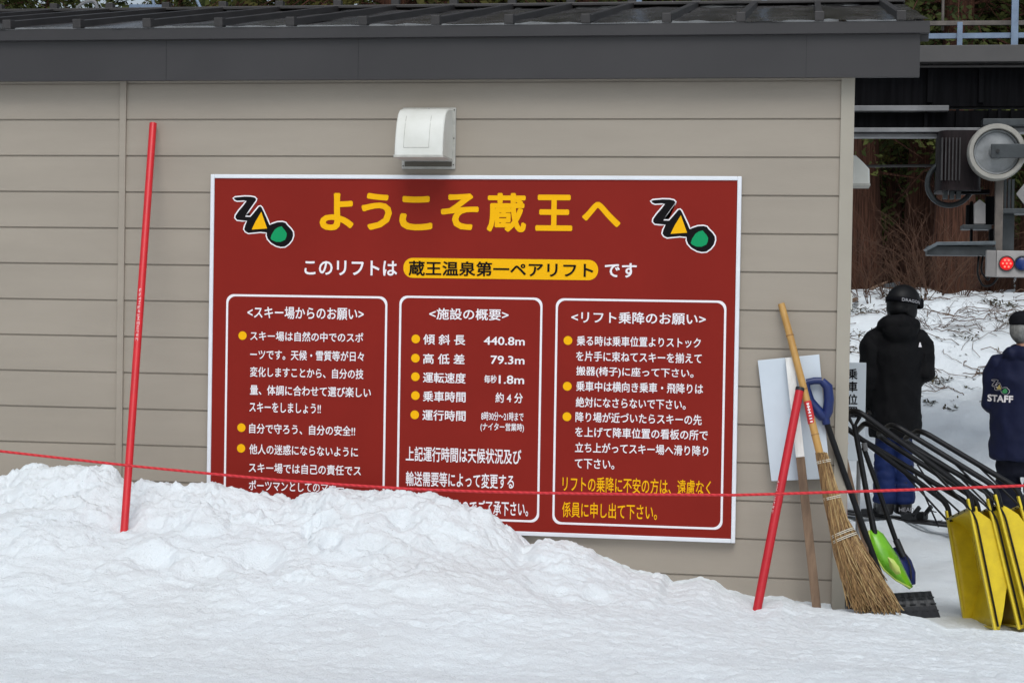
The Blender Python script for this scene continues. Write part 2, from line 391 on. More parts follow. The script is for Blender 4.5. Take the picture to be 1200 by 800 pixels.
# fascia with its drip edge, overhanging a little to the front and a lot to the right
SLOPE, RT = .2, 2.2
FX1 = at(1078, 70, -.10).x; DX1 = at(1090, 25, -.13).x
ZB, ZS, ZTOP = 2.525, 2.732, 2.785
b = MB(); b.box2((WX0-.3, -.10, ZB), (FX1, -.075, ZS))
fas = b.build('fascia', M['fascia'], hut, bevel=.002)
b = MB(); b.box2((WX0-.3, -.128, ZS-.004), (DX1, -.06, ZTOP)); b.build('drip_edge', M['fascia'], fas, bevel=.002)
b = MB(); b.bar((DX1-.02, -.06, ZTOP-.045), (DX1-.02, RT, ZTOP-.045+SLOPE*(RT+.06)), .04, .085); b.build('barge_board', M['fascia'], hut, bevel=.002)
b = MB(); b.prism([(-.005, .06, ZT-.01), (-.005, WY1-.1, ZT-.01), (-.005, WY1-.1, 2.8), (-.005, RT+.5, ZTOP+SLOPE*RT-.06), (-.005, RT, ZTOP+SLOPE*RT-.03), (-.005, .06, ZTOP-.03)], (-.03, 0, 0)); b.build('gable_wall', M['siding'], hut)
b = MB(); b.box2((WX0-.3, -.074, ZB+.012), (FX1-.03, -.014, ZB+.024)); b.build('soffit', M['deck'], hut)
for x in [at(x, 60, -.10).x for x in (690/2+600, 195, 420)]:
    b = MB(); b.box2((x-.0012, -.1008, ZB+.002), (x+.0012, -.099, ZS-.006)); b.build('seam_line', M['dark'], fas)
# roof: dished panels between standing seams
rx = [-9.2, -8.8]
sx = [at(x, 33, -.13).x for x in (8, 90, 172, 256, 340, 425, 510, 596, 686, 781, 868, 960, 1056)]
d0 = sx[1]-sx[0]
sx = [sx[0]-d0*k for k in range(14, 0, -1)]+sx
b = MB(); cols = sorted([WX0-.3]+[x for x in np.arange(WX0-.3, DX1, .062)]+[DX1])
rows = np.linspace(-.135, RT, 30)
v = []
for y in rows:
    for x in cols:
        dz = .008*math.sin(x*9+y*2.3)*math.sin(y*4+x)+.004*math.sin(x*31+2*math.sin(y*5))
        if y < -.1: dz += .006*math.sin(x*40)
        v.append((x, y, ZTOP+.006+SLOPE*(y+.135)+dz*.5))
nc = len(cols)
f = [(i*nc+j, i*nc+j+1, (i+1)*nc+j+1, (i+1)*nc+j) for i in range(len(rows)-1) for j in range(nc-1)]
b.add(v, f)
zr = ZTOP+.006+SLOPE*(RT+.135)
b.add([(WX0-.3, RT, zr), (DX1, RT, zr), (DX1, RT+.6, zr-.03), (WX0-.3, RT+.6, zr-.03)], [(0, 1, 2, 3)])
roof = b.build('roof', M['roof'], hut, smooth=True)
b = MB(); sd = Vector((0, 1, SLOPE)).normalized()
for x in sx:
    p = Vector((x, -.13, ZTOP+.022)); b.bar(p, p+sd*(RT+.14)*1.02, .034, .036)
    b.bar(p+sd*.012-Vector((0, .018, 0.0)), p+sd*.05, .044, .046)
for x in sx:
    p = Vector((x, RT-.02, zr+.03)); b.box(p, (.05, .05, .06))
b.build('standing_seam', M['seam'], roof, bevel=.003)
b = MB(); b.bar((WX0-.3, RT, zr+.012), (DX1, RT, zr+.012), .16, .02); b.build('ridge_cap', M['seam'], roof, bevel=.004)
b = MB(); p = at(996.8, 353, .02); b.box2((.009, .02, p.z-.04), (.016, .06, p.z+.04)); b.build('hinge', M['vent'], hut)

# ------------------------------------------------------------------ vent hoods
def vent(loc, rz, label, w, h, prof, name='vent_hood', group=None):
    r = empty(name, loc, label, 'vent', group, rz)          # local: x right, -y out of the wall, z up, origin at flange centre
    b = MB(); b.box2((-w/2, -.012, -h/2), (w/2, 0, h/2)); b.build('flange', M['vent_flange'], r, bevel=.004)
    ww = w*.44; v = []; n = len(prof)
    for s_ in (-1, 1):
        for (d, z) in prof: v.append((s_*ww, -.012-d, z))
    v += [(s_*ww, -.012, prof[-1][1]) for s_ in (-1, 1)]
    f = [(i, i+1, n+i+1, n+i) for i in range(n-1)]+[tuple(range(n))+(2*n,), tuple(range(2*n-1, n-1, -1))+(2*n+1,)]
    b = MB(); b.add(v, f); hood = b.build('hood', M['vent'], r, smooth=True, sharp=35, bevel=.006)
    zb = prof[-1][1]; dm = max(d for d, z in prof)
    b = MB(); b.box2((-ww-.004, -.014-dm, zb-.010), (ww+.004, -.012, zb+.002)); b.build('lip', M['vent_flange'], hood, bevel=.002)
    b = MB(); b.box2((-ww, -.016, -h/2+.012), (ww, -.011, zb-.012)); b.build('grille', M['slot'], r)
    # pressed rectangle on the front
    b = MB(); z1, z0 = h*.30, -h*.22
    def front(z):
        for (d0_, za), (d1_, zb_) in zip(prof, prof[1:]):
            if zb_ <= z <= za and za > zb_: return lerp(d1_, d0_, (z-zb_)/(za-zb_))
        return dm
    pts = [(-ww*.62, z1), (-ww*.62, z0), (ww*.42, z0), (ww*.42, z1)]
    path = []
    for (xa, za), (xb, zb2) in zip(pts, pts[1:]):
        for t in np.linspace(0, 1, 8): zz = lerp(za, zb2, t); path.append((lerp(xa, xb, t), -.0122-front(zz), zz))
    b.tube(path, .0014, 6); b.build('embossed_line', M['vent_flange'], hood)
    b = MB()
    for x, z in ((-w*.47, h*.47), (0, h*.475), (w*.47, h*.46), (w*.47, 0), (w*.47, -h*.43), (-w*.47, 0), (-w*.47, -h*.45)):
        b.tube([(x, -.011, z), (x, -.0155, z)], .0035, 8)
    b.build('screw', M['screw'], r)
    return r
pc = at(503, 162.5, 0)
prof = [(d*1.6, z) for d, z in [(0.0, .143), (.045, .138), (.082, .127), (.107, .104), (.126, .060), (.139, 0), (.146, -.05), (.149, -.105)]]
vent((pc.x, -.0005, pc.z), 0, 'square white exhaust vent hood on the front wall above the red sign', .272, .305, prof)
p = at(1000, 200, .5)
vent((.0, .55, p.z+.005), PI/2, 'white vent hood seen edge-on on the side wall at the hut corner', .22, .17,
     [(0, .07), (.02, .068), (.055, .035), (.088, .0), (.091, -.06), (.092, -.075)])

# ------------------------------------------------------------------ the red welcome sign
SYF = -.034                              # front of the panel
c0 = at(247.3, 205, SYF); c1 = at(869.3, 206, SYF); c2 = at(862, 636, SYF)
X0, X1, ZTp, ZBt = c0.x, c1.x, (c0.z+c1.z)/2, c2.z
sign = empty('welcome_sign', ((X0+X1)/2, 0, ZBt), 'large dark red Japanese welcome board with white frame on the beige wall', 'sign')
def sp(o): return keep(o, sign)
b = MB(); b.box2((X0+.004, SYF, ZBt+.004), (X1-.004, -.002, ZTp-.004)); sp(b.build('panel', M['signred']))
fw = .020; fy = SYF-.007
b = MB()
b.box2((X0, fy, ZBt), (X0+fw, -.001, ZTp)); b.box2((X1-fw, fy, ZBt), (X1, -.001, ZTp))
b.box2((X0+fw, fy, ZTp-fw), (X1-fw, -.001, ZTp)); b.box2((X0+fw, fy, ZBt), (X1-fw, -.001, ZBt+fw))
sp(b.build('frame', M['frame'], bevel=.003))
_tc = {}
def glyphs(body, off=.012, res=3):
    k = (body, off, res)
    if k in _tc: return _tc[k]
    c = bpy.data.curves.new('t', 'FONT'); c.body = body; c.size = 1; c.offset = off; c.resolution_u = res; c.fill_mode = 'FRONT'
    o = bpy.data.objects.new('t', c); COL.objects.link(o)
    dg = bpy.context.evaluated_depsgraph_get(); me = bpy.data.meshes.new_from_object(o.evaluated_get(dg))
    v = np.array([x.co[:] for x in me.vertices]); f = [tuple(p.vertices) for p in me.polygons]
    bpy.data.objects.remove(o); bpy.data.curves.remove(c); bpy.data.meshes.remove(me)
    _tc[k] = (v, f); return v, f
TY = SYF-.0012
def put(b, body, xl, xr, yc, h, Y=TY, off=.012, mi=0):
    v, f = glyphs(body, 0)
    P = at(xl, yc, Y); Q = at(xr, yc+.016*(xr-xl), Y); k = (P-at(xl, yc+1, Y)).length
    hh = h*k; lo = v.min(0); hi = v.max(0); W_ = Q.x-P.x
    sx_ = W_/(hi[0]-lo[0]+2*off); sz_ = hh/(hi[1]-lo[1]+2*off)
    n = 8 if off > .02 else 5
    for i in range(n):                    # a bold face: thin copies of the glyph side by side, in one mesh
        a = 2*PI*i/n+.4; dx, dz = off*math.cos(a), off*math.sin(a)
        b.add([(P.x+(p[0]-lo[0]+off+dx)*sx_, Y-.00012*i, P.z+(p[1]-(lo[1]+hi[1])/2+dz)*sz_) for p in v], f, mi)
def flat(b, pts, Y, mi=0):
    b.add([at(x, y, Y)[:] for x, y in pts], [tuple(range(len(pts)))], mi)
def disc(x, y, r, Y=TY):
    p = at(x, y, Y); k = r/240
    return [(p.x+k*math.cos(t), Y, p.z+k*math.sin(t)) for t in np.linspace(0, 2*PI, 28, endpoint=False)]
b = MB()
for ch, l, r_, yt, yb in (('よ', 374.7, 414.6, 226, 270), ('う', 423.4, 459.4, 226, 269.5), ('こ', 468, 507, 229.5, 270), ('そ', 516.5, 561, 226.5, 269.5),
                         ('蔵', 570.6, 616.8, 226, 272), ('王', 627.5, 671, 228, 270.5), ('へ', 682, 727.4, 236.5, 266)):
    put(b, ch, l, r_, (yt+yb)/2, yb-yt, off=.032)
sp(b.build('headline', M['ink_yellow']))
b = MB(); put(b, 'このリフトは', 356.8, 465.4, 313.2, 17.5, off=.022); put(b, 'です', 708.7, 746.2, 316.5, 17, off=.022); sp(b.build('subtitle', M['ink_white']))
def rrect(xl, yt, xr, yb, r, n=8):        # px (corners given in the untilted sign frame) -> world x,z outline
    A = at(xl, yt, TY); B = at(xr, yb, TY); R_ = r/240; o = []
    for cx, cz, a0 in ((B.x-R_, A.z-R_, 0), (A.x+R_, A.z-R_, PI/2), (A.x+R_, B.z+R_, PI), (B.x-R_, B.z+R_, 1.5*PI)):
        for t in np.linspace(0, PI/2, n): o.append((cx+R_*math.cos(a0+t), cz+R_*math.sin(a0+t)))
    return o
o_ = rrect(472.9, 302, 700.7, 328.4, 11.2)
b = MB(); b.add([(x, TY, z) for x, z in o_], [tuple(range(len(o_)))]); band = sp(b.build('name_band', M['ink_yellow']))
b = MB(); put(b, '蔵王温泉第一ペアリフト', 478.8, 695.2, 314.2, 17.5, Y=TY-.0012, off=.022); b.build('lettering', M['ink_black'], band)
def child(o, par): o.parent = par; return o    # par itself sits at the world origin
# notice boxes: rounded outline, heading, bullets, text
def notice(box, lines, ylines, bullets, label):
    o1 = rrect(*box, 9.5); cx = sum(p[0] for p in o1)/len(o1); cz = sum(p[1] for p in o1)/len(o1); t = .0105
    hw = max(p[0] for p in o1)-cx; hh = max(p[1] for p in o1)-cz
    o2 = [(cx+(x-cx)*(1-t/hw), cz+(z-cz)*(1-t/hh)) for x, z in o1]; n = len(o1)
    b = MB(); b.add([(x, TY, z) for x, z in o1]+[(x, TY, z) for x, z in o2], [(i, (i+1) % n, n+(i+1) % n, n+i) for i in range(n)])
    root = sp(b.build('notice_box', M['ink_white'])); root['label'] = label
    for nm, body, l, r_, y, h in lines:
        b = MB(); put(b, body, l, r_, y, h, off=.016); child(b.build(nm, M['ink_white']), root)
    for body, l, r_, y, h in ylines:
        b = MB(); put(b, body, l, r_, y, h, off=.010); child(b.build('warning_line', M['ink_yellow']), root)
    for x, y in bullets:
        b = MB(); c = disc(x, y, 5.2); b.add(c, [tuple(range(len(c)))]); child(b.build('bullet', M['ink_yellow']), root)
T = 'text_line'
notice((265.3, 344.5, 450.3, 600), [('heading', '<スキー場からのお願い>', 290, 426.3, 365.7, 14.5),
  (T, 'スキー場は自然の中でのスポ', 293.3, 425.6, 393.2, 11.3), (T, 'ーツです。天候・雪質等が日々', 293.3, 426.6, 415, 11.8), (T, '変化しますことから、自分の技', 293, 426, 435.3, 11.8),
  (T, '量、体調に合わせて選び楽しい', 293, 434.7, 456.5, 11.8), (T, 'スキーをしましょう!!', 292.3, 376, 476.6, 11.8), (T, '自分で守ろう、自分の安全!!', 292, 416.2, 501.5, 11.8),
  (T, '他人の迷惑にならないように', 292, 419.5, 525.8, 11.8), (T, 'スキー場では自己の責任でス', 291.6, 423, 547.4, 11.8), (T, 'ポーツマンとしてのマナー', 291.6, 403, 568, 11.8)],
  [], [(284.2, 393.1), (282.9, 500.8), (282.5, 525)], 'left white-outlined text box')
notice((468.2, 346.3, 631.6, 612), [('heading', '<施設の概要>', 503, 596, 367.4, 13.5),
  (T, '傾 斜 長', 496, 545.3, 397.4, 12.2), (T, '高 低 差', 495.7, 544.5, 420, 12.2), (T, '運転速度', 495.7, 545.7, 442, 12.4), (T, '乗車時間', 495.7, 545.7, 464, 12.4), (T, '運行時間', 495, 545.7, 486, 12.4),
  (T, '440.8m', 567, 615, 399, 9.8), (T, '79.3m', 575, 614.7, 421.3, 9.8), (T, '毎秒', 567.4, 582, 443.8, 9.3), (T, '1.8m', 584.5, 614.3, 444.4, 10), (T, '約 4 分', 580.6, 612.7, 465.6, 12),
  (T, '8時30分～21時まで', 564, 613.5, 487, 10.4), (T, '(ナイター営業時)', 563, 614, 500, 10.6),
  (T, '上記運行時間は天候状況及び', 475.6, 610.8, 531.2, 17.6), (T, '輸送需要等によって変更する', 475.6, 602.3, 560.2, 17.4), (T, '場合がありますのでご了承下さい。', 475.6, 619, 591.5, 17.4)],
  [], [(487.2, 397), (486.8, 419.5), (486.8, 441.2), (486.8, 463.3), (486, 485.8)], 'middle white-outlined text box with figures')
notice((651.5, 349.3, 846.6, 620.6), [('heading', '<リフト乗降のお願い>', 669.6, 827.2, 371.3, 13.8),
  (T, '乗る時は乗車位置よりストック', 676, 821.2, 399, 11.8), (T, 'を片手に束ねてスキーを揃えて', 675.2, 822.4, 417, 11.8), (T, '搬器(椅子)に座って下さい。', 675.2, 812.8, 435, 12.4),
  (T, '乗車中は横向き乗車・飛降りは', 675.2, 824, 452.2, 12), (T, '絶対になさらないで下さい。', 674.8, 803.6, 470.8, 12), (T, '降り場が近づいたらスキーの先', 674.4, 822.4, 488.2, 12),
  (T, 'を上げて降車位置の看板の所で', 674, 829.6, 505.6, 12), (T, '立ち上がってスキー場へ滑り降り', 674, 830, 523.8, 12), (T, 'て下さい。', 673.6, 720, 542.6, 12)],
  [('リフトの乗降に不安の方は、遠慮なく', 659.2, 833.2, 566.2, 18.2), ('係員に申し出て下さい。', 658.8, 770, 596.4, 18.2)],
  [(665.6, 398.8), (664.8, 452.4), (664.4, 488)], 'right white-outlined text box with yellow warning')
# the two hand-drawn emblems (zoom coordinates /10 + (265,220))
EB = [(88,122),(105,114),(215,104),(290,106),(335,116),(352,134),(345,152),(300,215),(262,270),(232,320),(222,340),(285,342),(325,295),(385,222),(402,218),(416,232),(452,310),(488,390),(508,438),
      (540,425),(600,405),(660,402),(695,412),(715,440),(755,480),(782,520),(785,560),(770,610),(735,655),(690,688),(640,692),(590,680),(530,645),(490,600),(476,560),(476,524),(400,516),(320,524),(262,530),(228,512),(212,486),(222,445),(246,388),
      (190,382),(130,376),(108,352),(112,325),(150,270),(205,205),(240,156),(205,148),(130,152),(105,142)]
ET = [(412,282),(480,478),(300,490),(345,395)]
EG = [(650,452),(664,470),(690,500),(710,535),(706,575),(690,610),(640,634),(585,634),(535,612),(520,592),(535,545),(570,490),(605,465)]
def offs(poly, d):
    n = len(poly); o = []
    for i in range(n):
        a = np.array(poly[i-1], float); c = np.array(poly[i], float); e_ = np.array(poly[(i+1) % n], float)
        t = (e_-a); t /= np.linalg.norm(t)+1e-9; o.append(tuple(c+np.array([t[1], -t[0]])*d))
    return o
def emblem(fn, par, Y, mk, nm='emblem'):
    out = []
    for poly, mt, k, name in ((offs(EB, 15), 'ink_white', 0, nm), (EB, 'ink_black', 1, 'black_lettering'), (ET, 'ink_yellow', 2, 'yellow_triangle'), (EG, 'ink_green', 2, 'green_disc')):
        b = MB(); b.add([fn(x, y, k) for x, y in poly], [tuple(range(len(poly)))]); out.append(mk(b, name, M[mt]))
    for o in out[1:]: child(o, out[0])
    return out[0]
emblem(lambda x, y, k: at(265+x/10, 220+y/10, TY-.0011*k)[:], sign, TY, lambda b, n, m_: sp(b.build(n, m_)))
# right emblem: zoom2 frame  (770..1050, 118..350)/3.636+(550,200)
emblem(lambda x, y, k: at(762.2+(x-80)*(839-762.2)/(795-80), 232.4+(y-92)*(296.5-232.4)/(705-92), TY-.0011*k)[:], sign, TY, lambda b, n, m_: sp(b.build(n, m_)))
# ------------------------------------------------------------------ poles, rope and tools by the wall
def pole(p, q, r, label, m_, marks, cap=False):
    p = Vector(p); q = Vector(q)
    root = empty('marker_pole', p, label, 'pole')
    n = 14; pts = [p.lerp(q, t) for t in np.linspace(0, 1, n)]
    b = MB(); b.tube(pts, r, 16); keep(b.build('pole_tube', m_, smooth=True), root)
    d = (q-p).normalized(); L = (q-p).length
    if cap:
        b = MB(); b.tube([q-d*.012, q+d*.004, q+d*.006], [r*1.06, r*1.06, r*.7], 16); keep(b.build('end_cap', M['blackplastic'], smooth=True), root)
    # worn white print: short strokes wrapped on the tube
    t0, t1, side = marks; b = MB(); k = t0*L; rs = random.Random(5)
    bx = d.cross(Vector((0, 1, 0))).normalized(); by = Vector((0, -1, 0)); by = (by-d*by.dot(d)).normalized()
    def onp(s, a): return p+d*s+(bx*math.sin(a)+by*math.cos(a))*(r+.0006)
    def patch(s0, s1, a0, a1):
        v = []; 
        for s in (s0, s1):
            for a in np.linspace(a0, a1, 4): v.append(onp(s, a))
        b.add(v, [(j, j+1, j+5, j+4) for j in range(3)])
    while k < t1*L:
        h = rs.uniform(.011, .019); a0, a1 = side-.38, side+.38
        for _ in range(3):
            s = k+rs.uniform(0, h); patch(s, s+.0035, a0+rs.uniform(0, .3), a1-rs.uniform(0, .3))
        for _ in range(2):
            a = rs.uniform(a0, a1); patch(k, k+h, a, a+.14)
        k += h+.006
        if rs.random() < .12: k += .03
    keep(b.build('white_print', M['worn_print']), root)
    return root
p = hit(145.5, 622); q = at(179.5, 145, -.03)
pole(p-(q-p).normalized()*.12, q, .0185, 'tall bright red pole in the snow bank, leaning on the wall left of the sign', M['pole_red'], (.475, .595, -.15))
p = at(887.5, 712, -.42); q = at(937.5, 455, -.13)
pole(p-(q-p).normalized()*.1, q, .0205, 'shorter dark red pole with black end cap leaning beside the bamboo broom', M['pole_red2'], (.47, .60, .98), True)

RP = [(-700, 452), (-300, 497), (0, 528.4), (80, 537.5), (160, 546.3), (245, 554.6), (330, 562.4), (400, 567.5), (480, 572.6), (560, 575.6), (640, 577.4), (750, 579), (860, 579.8), (900, 578.8), (950, 577.2), (1010, 575.4), (1100, 572.4), (1200, 568.8), (1500, 556), (1900, 538)]
b = MB(); pts = []
for (xa, ya), (xb, yb) in zip(RP, RP[1:]):
    for t in np.linspace(0, 1, 8, endpoint=False): pts.append(at(lerp(xa, xb, t), lerp(ya, yb, t), -1.05))
b.tube(pts, .0060, 8)
tag(b.build('rope', M['rope'], smooth=True), 'thin red twisted rope strung across in front of the snow bank, sign and shovels', 'rope')

# signboard with its stake, turned with its back to us
bt = (at(888, 422, -.018), at(960, 415, -.018), at(973, 560, -.045), at(904, 563, -.045))
sb = empty('signboard', at(957, 712, -.2), 'blank pale grey board on a half-white wooden stake leaning on the wall', 'signboard')
b = MB(); b.prism(bt, (0, -.012, -.001)); keep(b.build('board_panel', M['board'], bevel=.0015), sb)
st0, st1 = at(925.2, 419, -.055), at(957.5, 716, -.17)
sm = st0.lerp(st1, .395)
b = MB(); b.bar(st0, sm, .041, .030, (0, 1, 0)); keep(b.build('painted_stake', M['wood_white'], bevel=.002), sb)
b = MB(); b.bar(sm, st1, .0415, .0305, (0, 1, 0)); keep(b.build('bare_stake', M['wood'], bevel=.002), sb)

# bamboo broom
br = empty('bamboo_broom', at(1020, 712, -.3), 'bamboo broom with twig bristles standing head down against the hut corner', 'broom')
hp = [(915.5, 356, -.03), (927, 398, -.065), (941, 452, -.112), (953, 500, -.145), (964, 545, -.172)]
hpts = [at(*q) for q in hp]
b = MB(); b.tube(hpts, [.0165, .017, .0175, .018, .0185], 14); handle = keep(b.build('handle', M['bamboo'], smooth=True), br)
b = MB()
for t in (.22, .52, .80):
    i = t*4; k = int(i); c = hpts[k].lerp(hpts[min(k+1, 4)], i-k); d = (hpts[k+1]-hpts[k]).normalized()
    b.tube([c-d*.004, c-d*.0012, c+d*.0012, c+d*.004], [.0175, .0195, .0195, .0175], 14)
b.build('node_ring', M['node'], handle, smooth=True)
la, lb = at(946, 470, -.1255), at(951.5, 496, -.1425)
b = MB(); b.tube([la, lb], .0186, 14); lab = b.build('red_label', M['label_red'], handle, smooth=True)
b = MB(); d = (lb-la).normalized(); bx = d.cross(Vector((0, -1, 0))).normalized()
for s in np.linspace(.1, .9, 7):
    c = la.lerp(lb, s)+Vector((0, -.0193, 0))
    b.box(c, (.013, .0012, .0055), Matrix((bx, d.cross(bx), d)).transposed())
    if s < .5: b.box(c+d*.006, (.004, .0012, .009), Matrix((bx, d.cross(bx), d)).transposed())
b.build('label_print', M['ink_white'], lab)
# bundle centre line with half-widths (photo px)
BC = [(964, 536, 8.5, -.172), (970, 562, 9.5, -.185), (977, 590, 11, -.20), (984, 616, 12.5, -.22), (996, 644, 19, -.245), (1010, 676, 27, -.275), (1022, 703, 33, -.30), (1026, 715, 34, -.31)]
bc = [(at(x, y, Y), h/238) for x, y, h, Y in BC]
def along(t):
    i = t*(len(bc)-1); k = max(0, min(int(i), len(bc)-2)); f_ = i-k
    return bc[k][0].lerp(bc[k+1][0], f_), lerp(bc[k][1], bc[k+1][1], f_)
rs = random.Random(3)
def strand_mesh(n, r0, seed):
    b = MB(); rs = random.Random(seed)
    for i in range(n):
        a = rs.uniform(0, 2*PI); rad = math.sqrt(rs.random()); t0 = rs.uniform(-.035, .01) if rs.random() < .55 else rs.uniform(.0, .6); t1 = rs.uniform(.70, 1.0) if rs.random() < .5 else rs.uniform(.92, 1.045)
        pts = []; wob = rs.uniform(0, 6); wa = rs.uniform(-.02, .02); tdx = rs.gauss(0, .006)
        for k in range(7):
            t = lerp(t0, t1, k/6); c, h = along(t); h *= .80; dep = .45+.25*(1-t)
            tw = a+.25*math.sin(t*5+wob)
            pts.append(c+Vector((math.cos(tw)*h*rad+wa*math.sin(t*8+wob)*t*1.4+tdx*t, math.sin(tw)*h*rad*dep, .012*math.sin(wob)*t)))
        b.tube(pts, [r0*(1-.5*k/6) for k in range(7)], 4, cap=False)
    return b
keep(strand_mesh(380, .0046, 1).build('bristles', M['straw'], smooth=True), br)
keep(strand_mesh(150, .0036, 2).build('light_bristles', M['straw2'], smooth=True), br)
for t in (.025, .25, .47, .50):
    c, h = along(t); c2, _ = along(t+.03); d = (c2-c).normalized(); u = d.cross(Vector((0, 1, 0))).normalized(); w_ = u.cross(d)
    b = MB()
    for s in (-.004, .004):
        pts = [c+d*s+u*math.cos(a)*(h*.84+.003)+w_*math.sin(a)*(h*.45+.004) for a in np.linspace(0, 2*PI, 21)]
        b.tube(pts, .0022, 6, cap=False)
    keep(b.build('binding_wire', M['twine'], smooth=True), br)

# plain stake leaning behind the broom, and the copper pipe at the corner
b = MB(); b.bar(at(983, 505, .06), at(1014, 640, .02), .026, .016, (0, 1, 0)); b.bar(at(1014, 640, .02), at(1021, 690, .0), .026, .016, (0, 1, 0))
tag(b.build('wooden_stake', M['wood'], bevel=.002), 'thin weathered wooden stake leaning behind the broom at the hut corner', 'stake')
b = MB(); b.tube([at(993, 518, .10), at(990.5, 522, .10), at(990, 535, .10), at(991, 600, .10), at(992, 712, .10)], .0085, 8)
tag(b.build('striped_post', mat('post_paint', (.55, .16, .11), .6, col2=(.72, .70, .68), vscale=5, stretch=(.1, .1, 1))), 'slim red and white stick standing just behind the hut corner', 'stick')

# snow pusher: blue D grip, black shaft, wide black blade
sp_ = empty('snow_pusher', at(1040, 712, -.02), 'snow pusher with blue D-shaped grip and wide black ribbed blade', 'snow shovel')
ga, gb, gc = at(945, 448, -.068), at(963, 446, -.068), at(967, 489, -.068)
b = MB()
L_g = [ga, at(944.5, 455, -.068), at(949, 470, -.068), at(957, 480, -.068), at(964, 488, -.068), gc]
R_g = [gb, at(970, 453, -.068), at(971.5, 468, -.068), at(970, 482, -.068), gc]
b.tube(L_g, [.018, .021, .024, .026, .026, .022], 12); b.tube(R_g, [.018, .024, .025, .025, .022], 12); b.tube([ga, ga.lerp(gb, .5)+Vector((0, 0, .004)), gb], .017, 12)
b.tube([gc-Vector((.004, 0, -.03)), gc, at(968.5, 497, -.069)], [.021, .021, .019], 14)
gr = keep(b.build('grip', M['blue'], smooth=True), sp_)
b = MB(); b.tube([at(966.5, 489, -.068), at(1000, 585, .0), at(1030, 671, .04), at(1037, 690, .05)], [.0145, .0145, .0165, .018], 14); keep(b.build('shaft', M['blacktube'], smooth=True), sp_)
b = MB(); tl, tr, brr, bl = at(986, 698, .06), at(1091, 692, .10), at(1102, 723, .02), at(990, 728, .0)
N1, N2 = 26, 8; v = []
for i in range(N1+1):
    for j in range(N2+1):
        s, t = i/N1, j/N2; q = tl.lerp(tr, s).lerp(bl.lerp(brr, s), t)
        q = q+Vector((0, .035*math.sin(t*PI)+.004*(i % 2), 0)); v.append(q)
f = [(i*(N2+1)+j, (i+1)*(N2+1)+j, (i+1)*(N2+1)+j+1, i*(N2+1)+j+1) for i in range(N1) for j in range(N2)]
b.add(v, f); bl_ = keep(b.build('blade', M['blackplastic']), sp_)
so = bl_.modifiers.new('thickness', 'SOLIDIFY'); so.thickness = .006
b = MB()
for s in np.linspace(.1, .98, 9):
    for t in (.25, .5, .75):
        q = tl.lerp(tr, s).lerp(bl.lerp(brr, s), t)+Vector((0, .035*math.sin(t*PI)-.008, 0)); b.box(q, (.026, .012, .006))
b.build('rib', M['blackplastic'], bl_)

def blade(outline, bulge, Y, thick):          # convex scoop from a px outline (closed), depth by distance from the rim
    P = [at(x, y, Y+dy) for x, y, dy in outline]; c = sum(P, Vector())/len(P); b = MB(); v = []; n = len(P)
    R_ = 7
    for k in range(R_+1):
        t = k/R_
        for q in P: v.append(c.lerp(q, t)+Vector((0, -bulge*(1-t*t), 0)))
    f = [(k*n+j, k*n+(j+1) % n, (k+1)*n+(j+1) % n, (k+1)*n+j) for k in range(R_) for j in range(n)]
    b.add(v, f); return b
gs = empty('green_snow_shovel', at(1050, 690, .2), 'small snow shovel with bright green plastic scoop and black shaft', 'snow shovel')
b = blade([(1018, 621, .22), (1026, 619, .24), (1035, 625, .25), (1045, 640, .27), (1053, 652, .28), (1062, 670, .28), (1070, 687, .27), (1066, 690, .24), (1050, 680, .2), (1036, 668, .18), (1026, 652, .18), (1020, 636, .2)], .055, 0, 0)
gb_ = keep(b.build('scoop', M['green'], smooth=True), gs); so = gb_.modifiers.new('thickness', 'SOLIDIFY'); so.thickness = .004
b = MB(); b.tube([at(1066.5, 688, .235), at(1050, 679.5, .195), at(1036, 667.5, .175), at(1026, 652, .175), at(1020, 636, .195), at(1018, 621, .215)], .0045, 8); b.build('rim', M['green2'], gb_, smooth=True)
b = blade([(1040, 652, .12), (1047, 655, .12), (1054, 664, .12), (1056, 672, .12), (1050, 673, .12), (1043, 665, .12)], .012, .01, 0); b.build('pale_patch', M['green2'], gb_, smooth=True)
b = MB(); b.tube([at(1001, 497, .30), at(1008, 535, .29), at(1016, 580, .27), at(1025, 626, .23)], [.0135, .0135, .014, .016], 12); keep(b.build('shaft', M['blacktube'], smooth=True), gs)
b = MB(); b.tube([at(994, 488, .30), at(1001, 500, .30), at(1008, 487, .30)], [.011, .014, .011], 10); b.tube([at(994, 488, .30), at(1001, 484, .30), at(1008, 487, .30)], .011, 10); keep(b.build('grip', M['blacktube'], smooth=True), gs)
bs = empty('blue_snow_shovel', at(1065, 688, .4), 'snow shovel with dark blue scoop half hidden behind the green one', 'snow shovel')
b = blade([(1040, 645, .42), (1050, 640, .42), (1060, 646, .43), (1068, 656, .43), (1073, 670, .42), (1073, 684, .40), (1066, 686, .38), (1050, 680, .36), (1038, 664, .38)], .03, 0, 0)
bb_ = keep(b.build('scoop', M['blueblade'], smooth=True), bs); so = bb_.modifiers.new('thickness', 'SOLIDIFY'); so.thickness = .005
b = MB(); b.tube([at(1062, 650, .39), at(1067, 664, .38), at(1068, 678, .37)], .004, 6); b.build('groove', M['dark'], bb_)
b = MB(); b.tube([at(1012, 524, .42), at(1030, 575, .41), at(1046, 622, .40), at(1050, 633, .40)], .0125, 12); sh = keep(b.build('shaft', M['blacktube'], smooth=True), bs)
b = MB(); b.tube([at(1050, 632, .395), at(1059, 652, .385)], [.017, .016], 12); b.build('socket', M['blackplastic'], sh, smooth=True)
b = MB(); b.tube([at(1012.5, 519, .42), at(1014, 528, .42)], .0145, 12); b.build('pale_collar', M['channel'], sh, smooth=True)

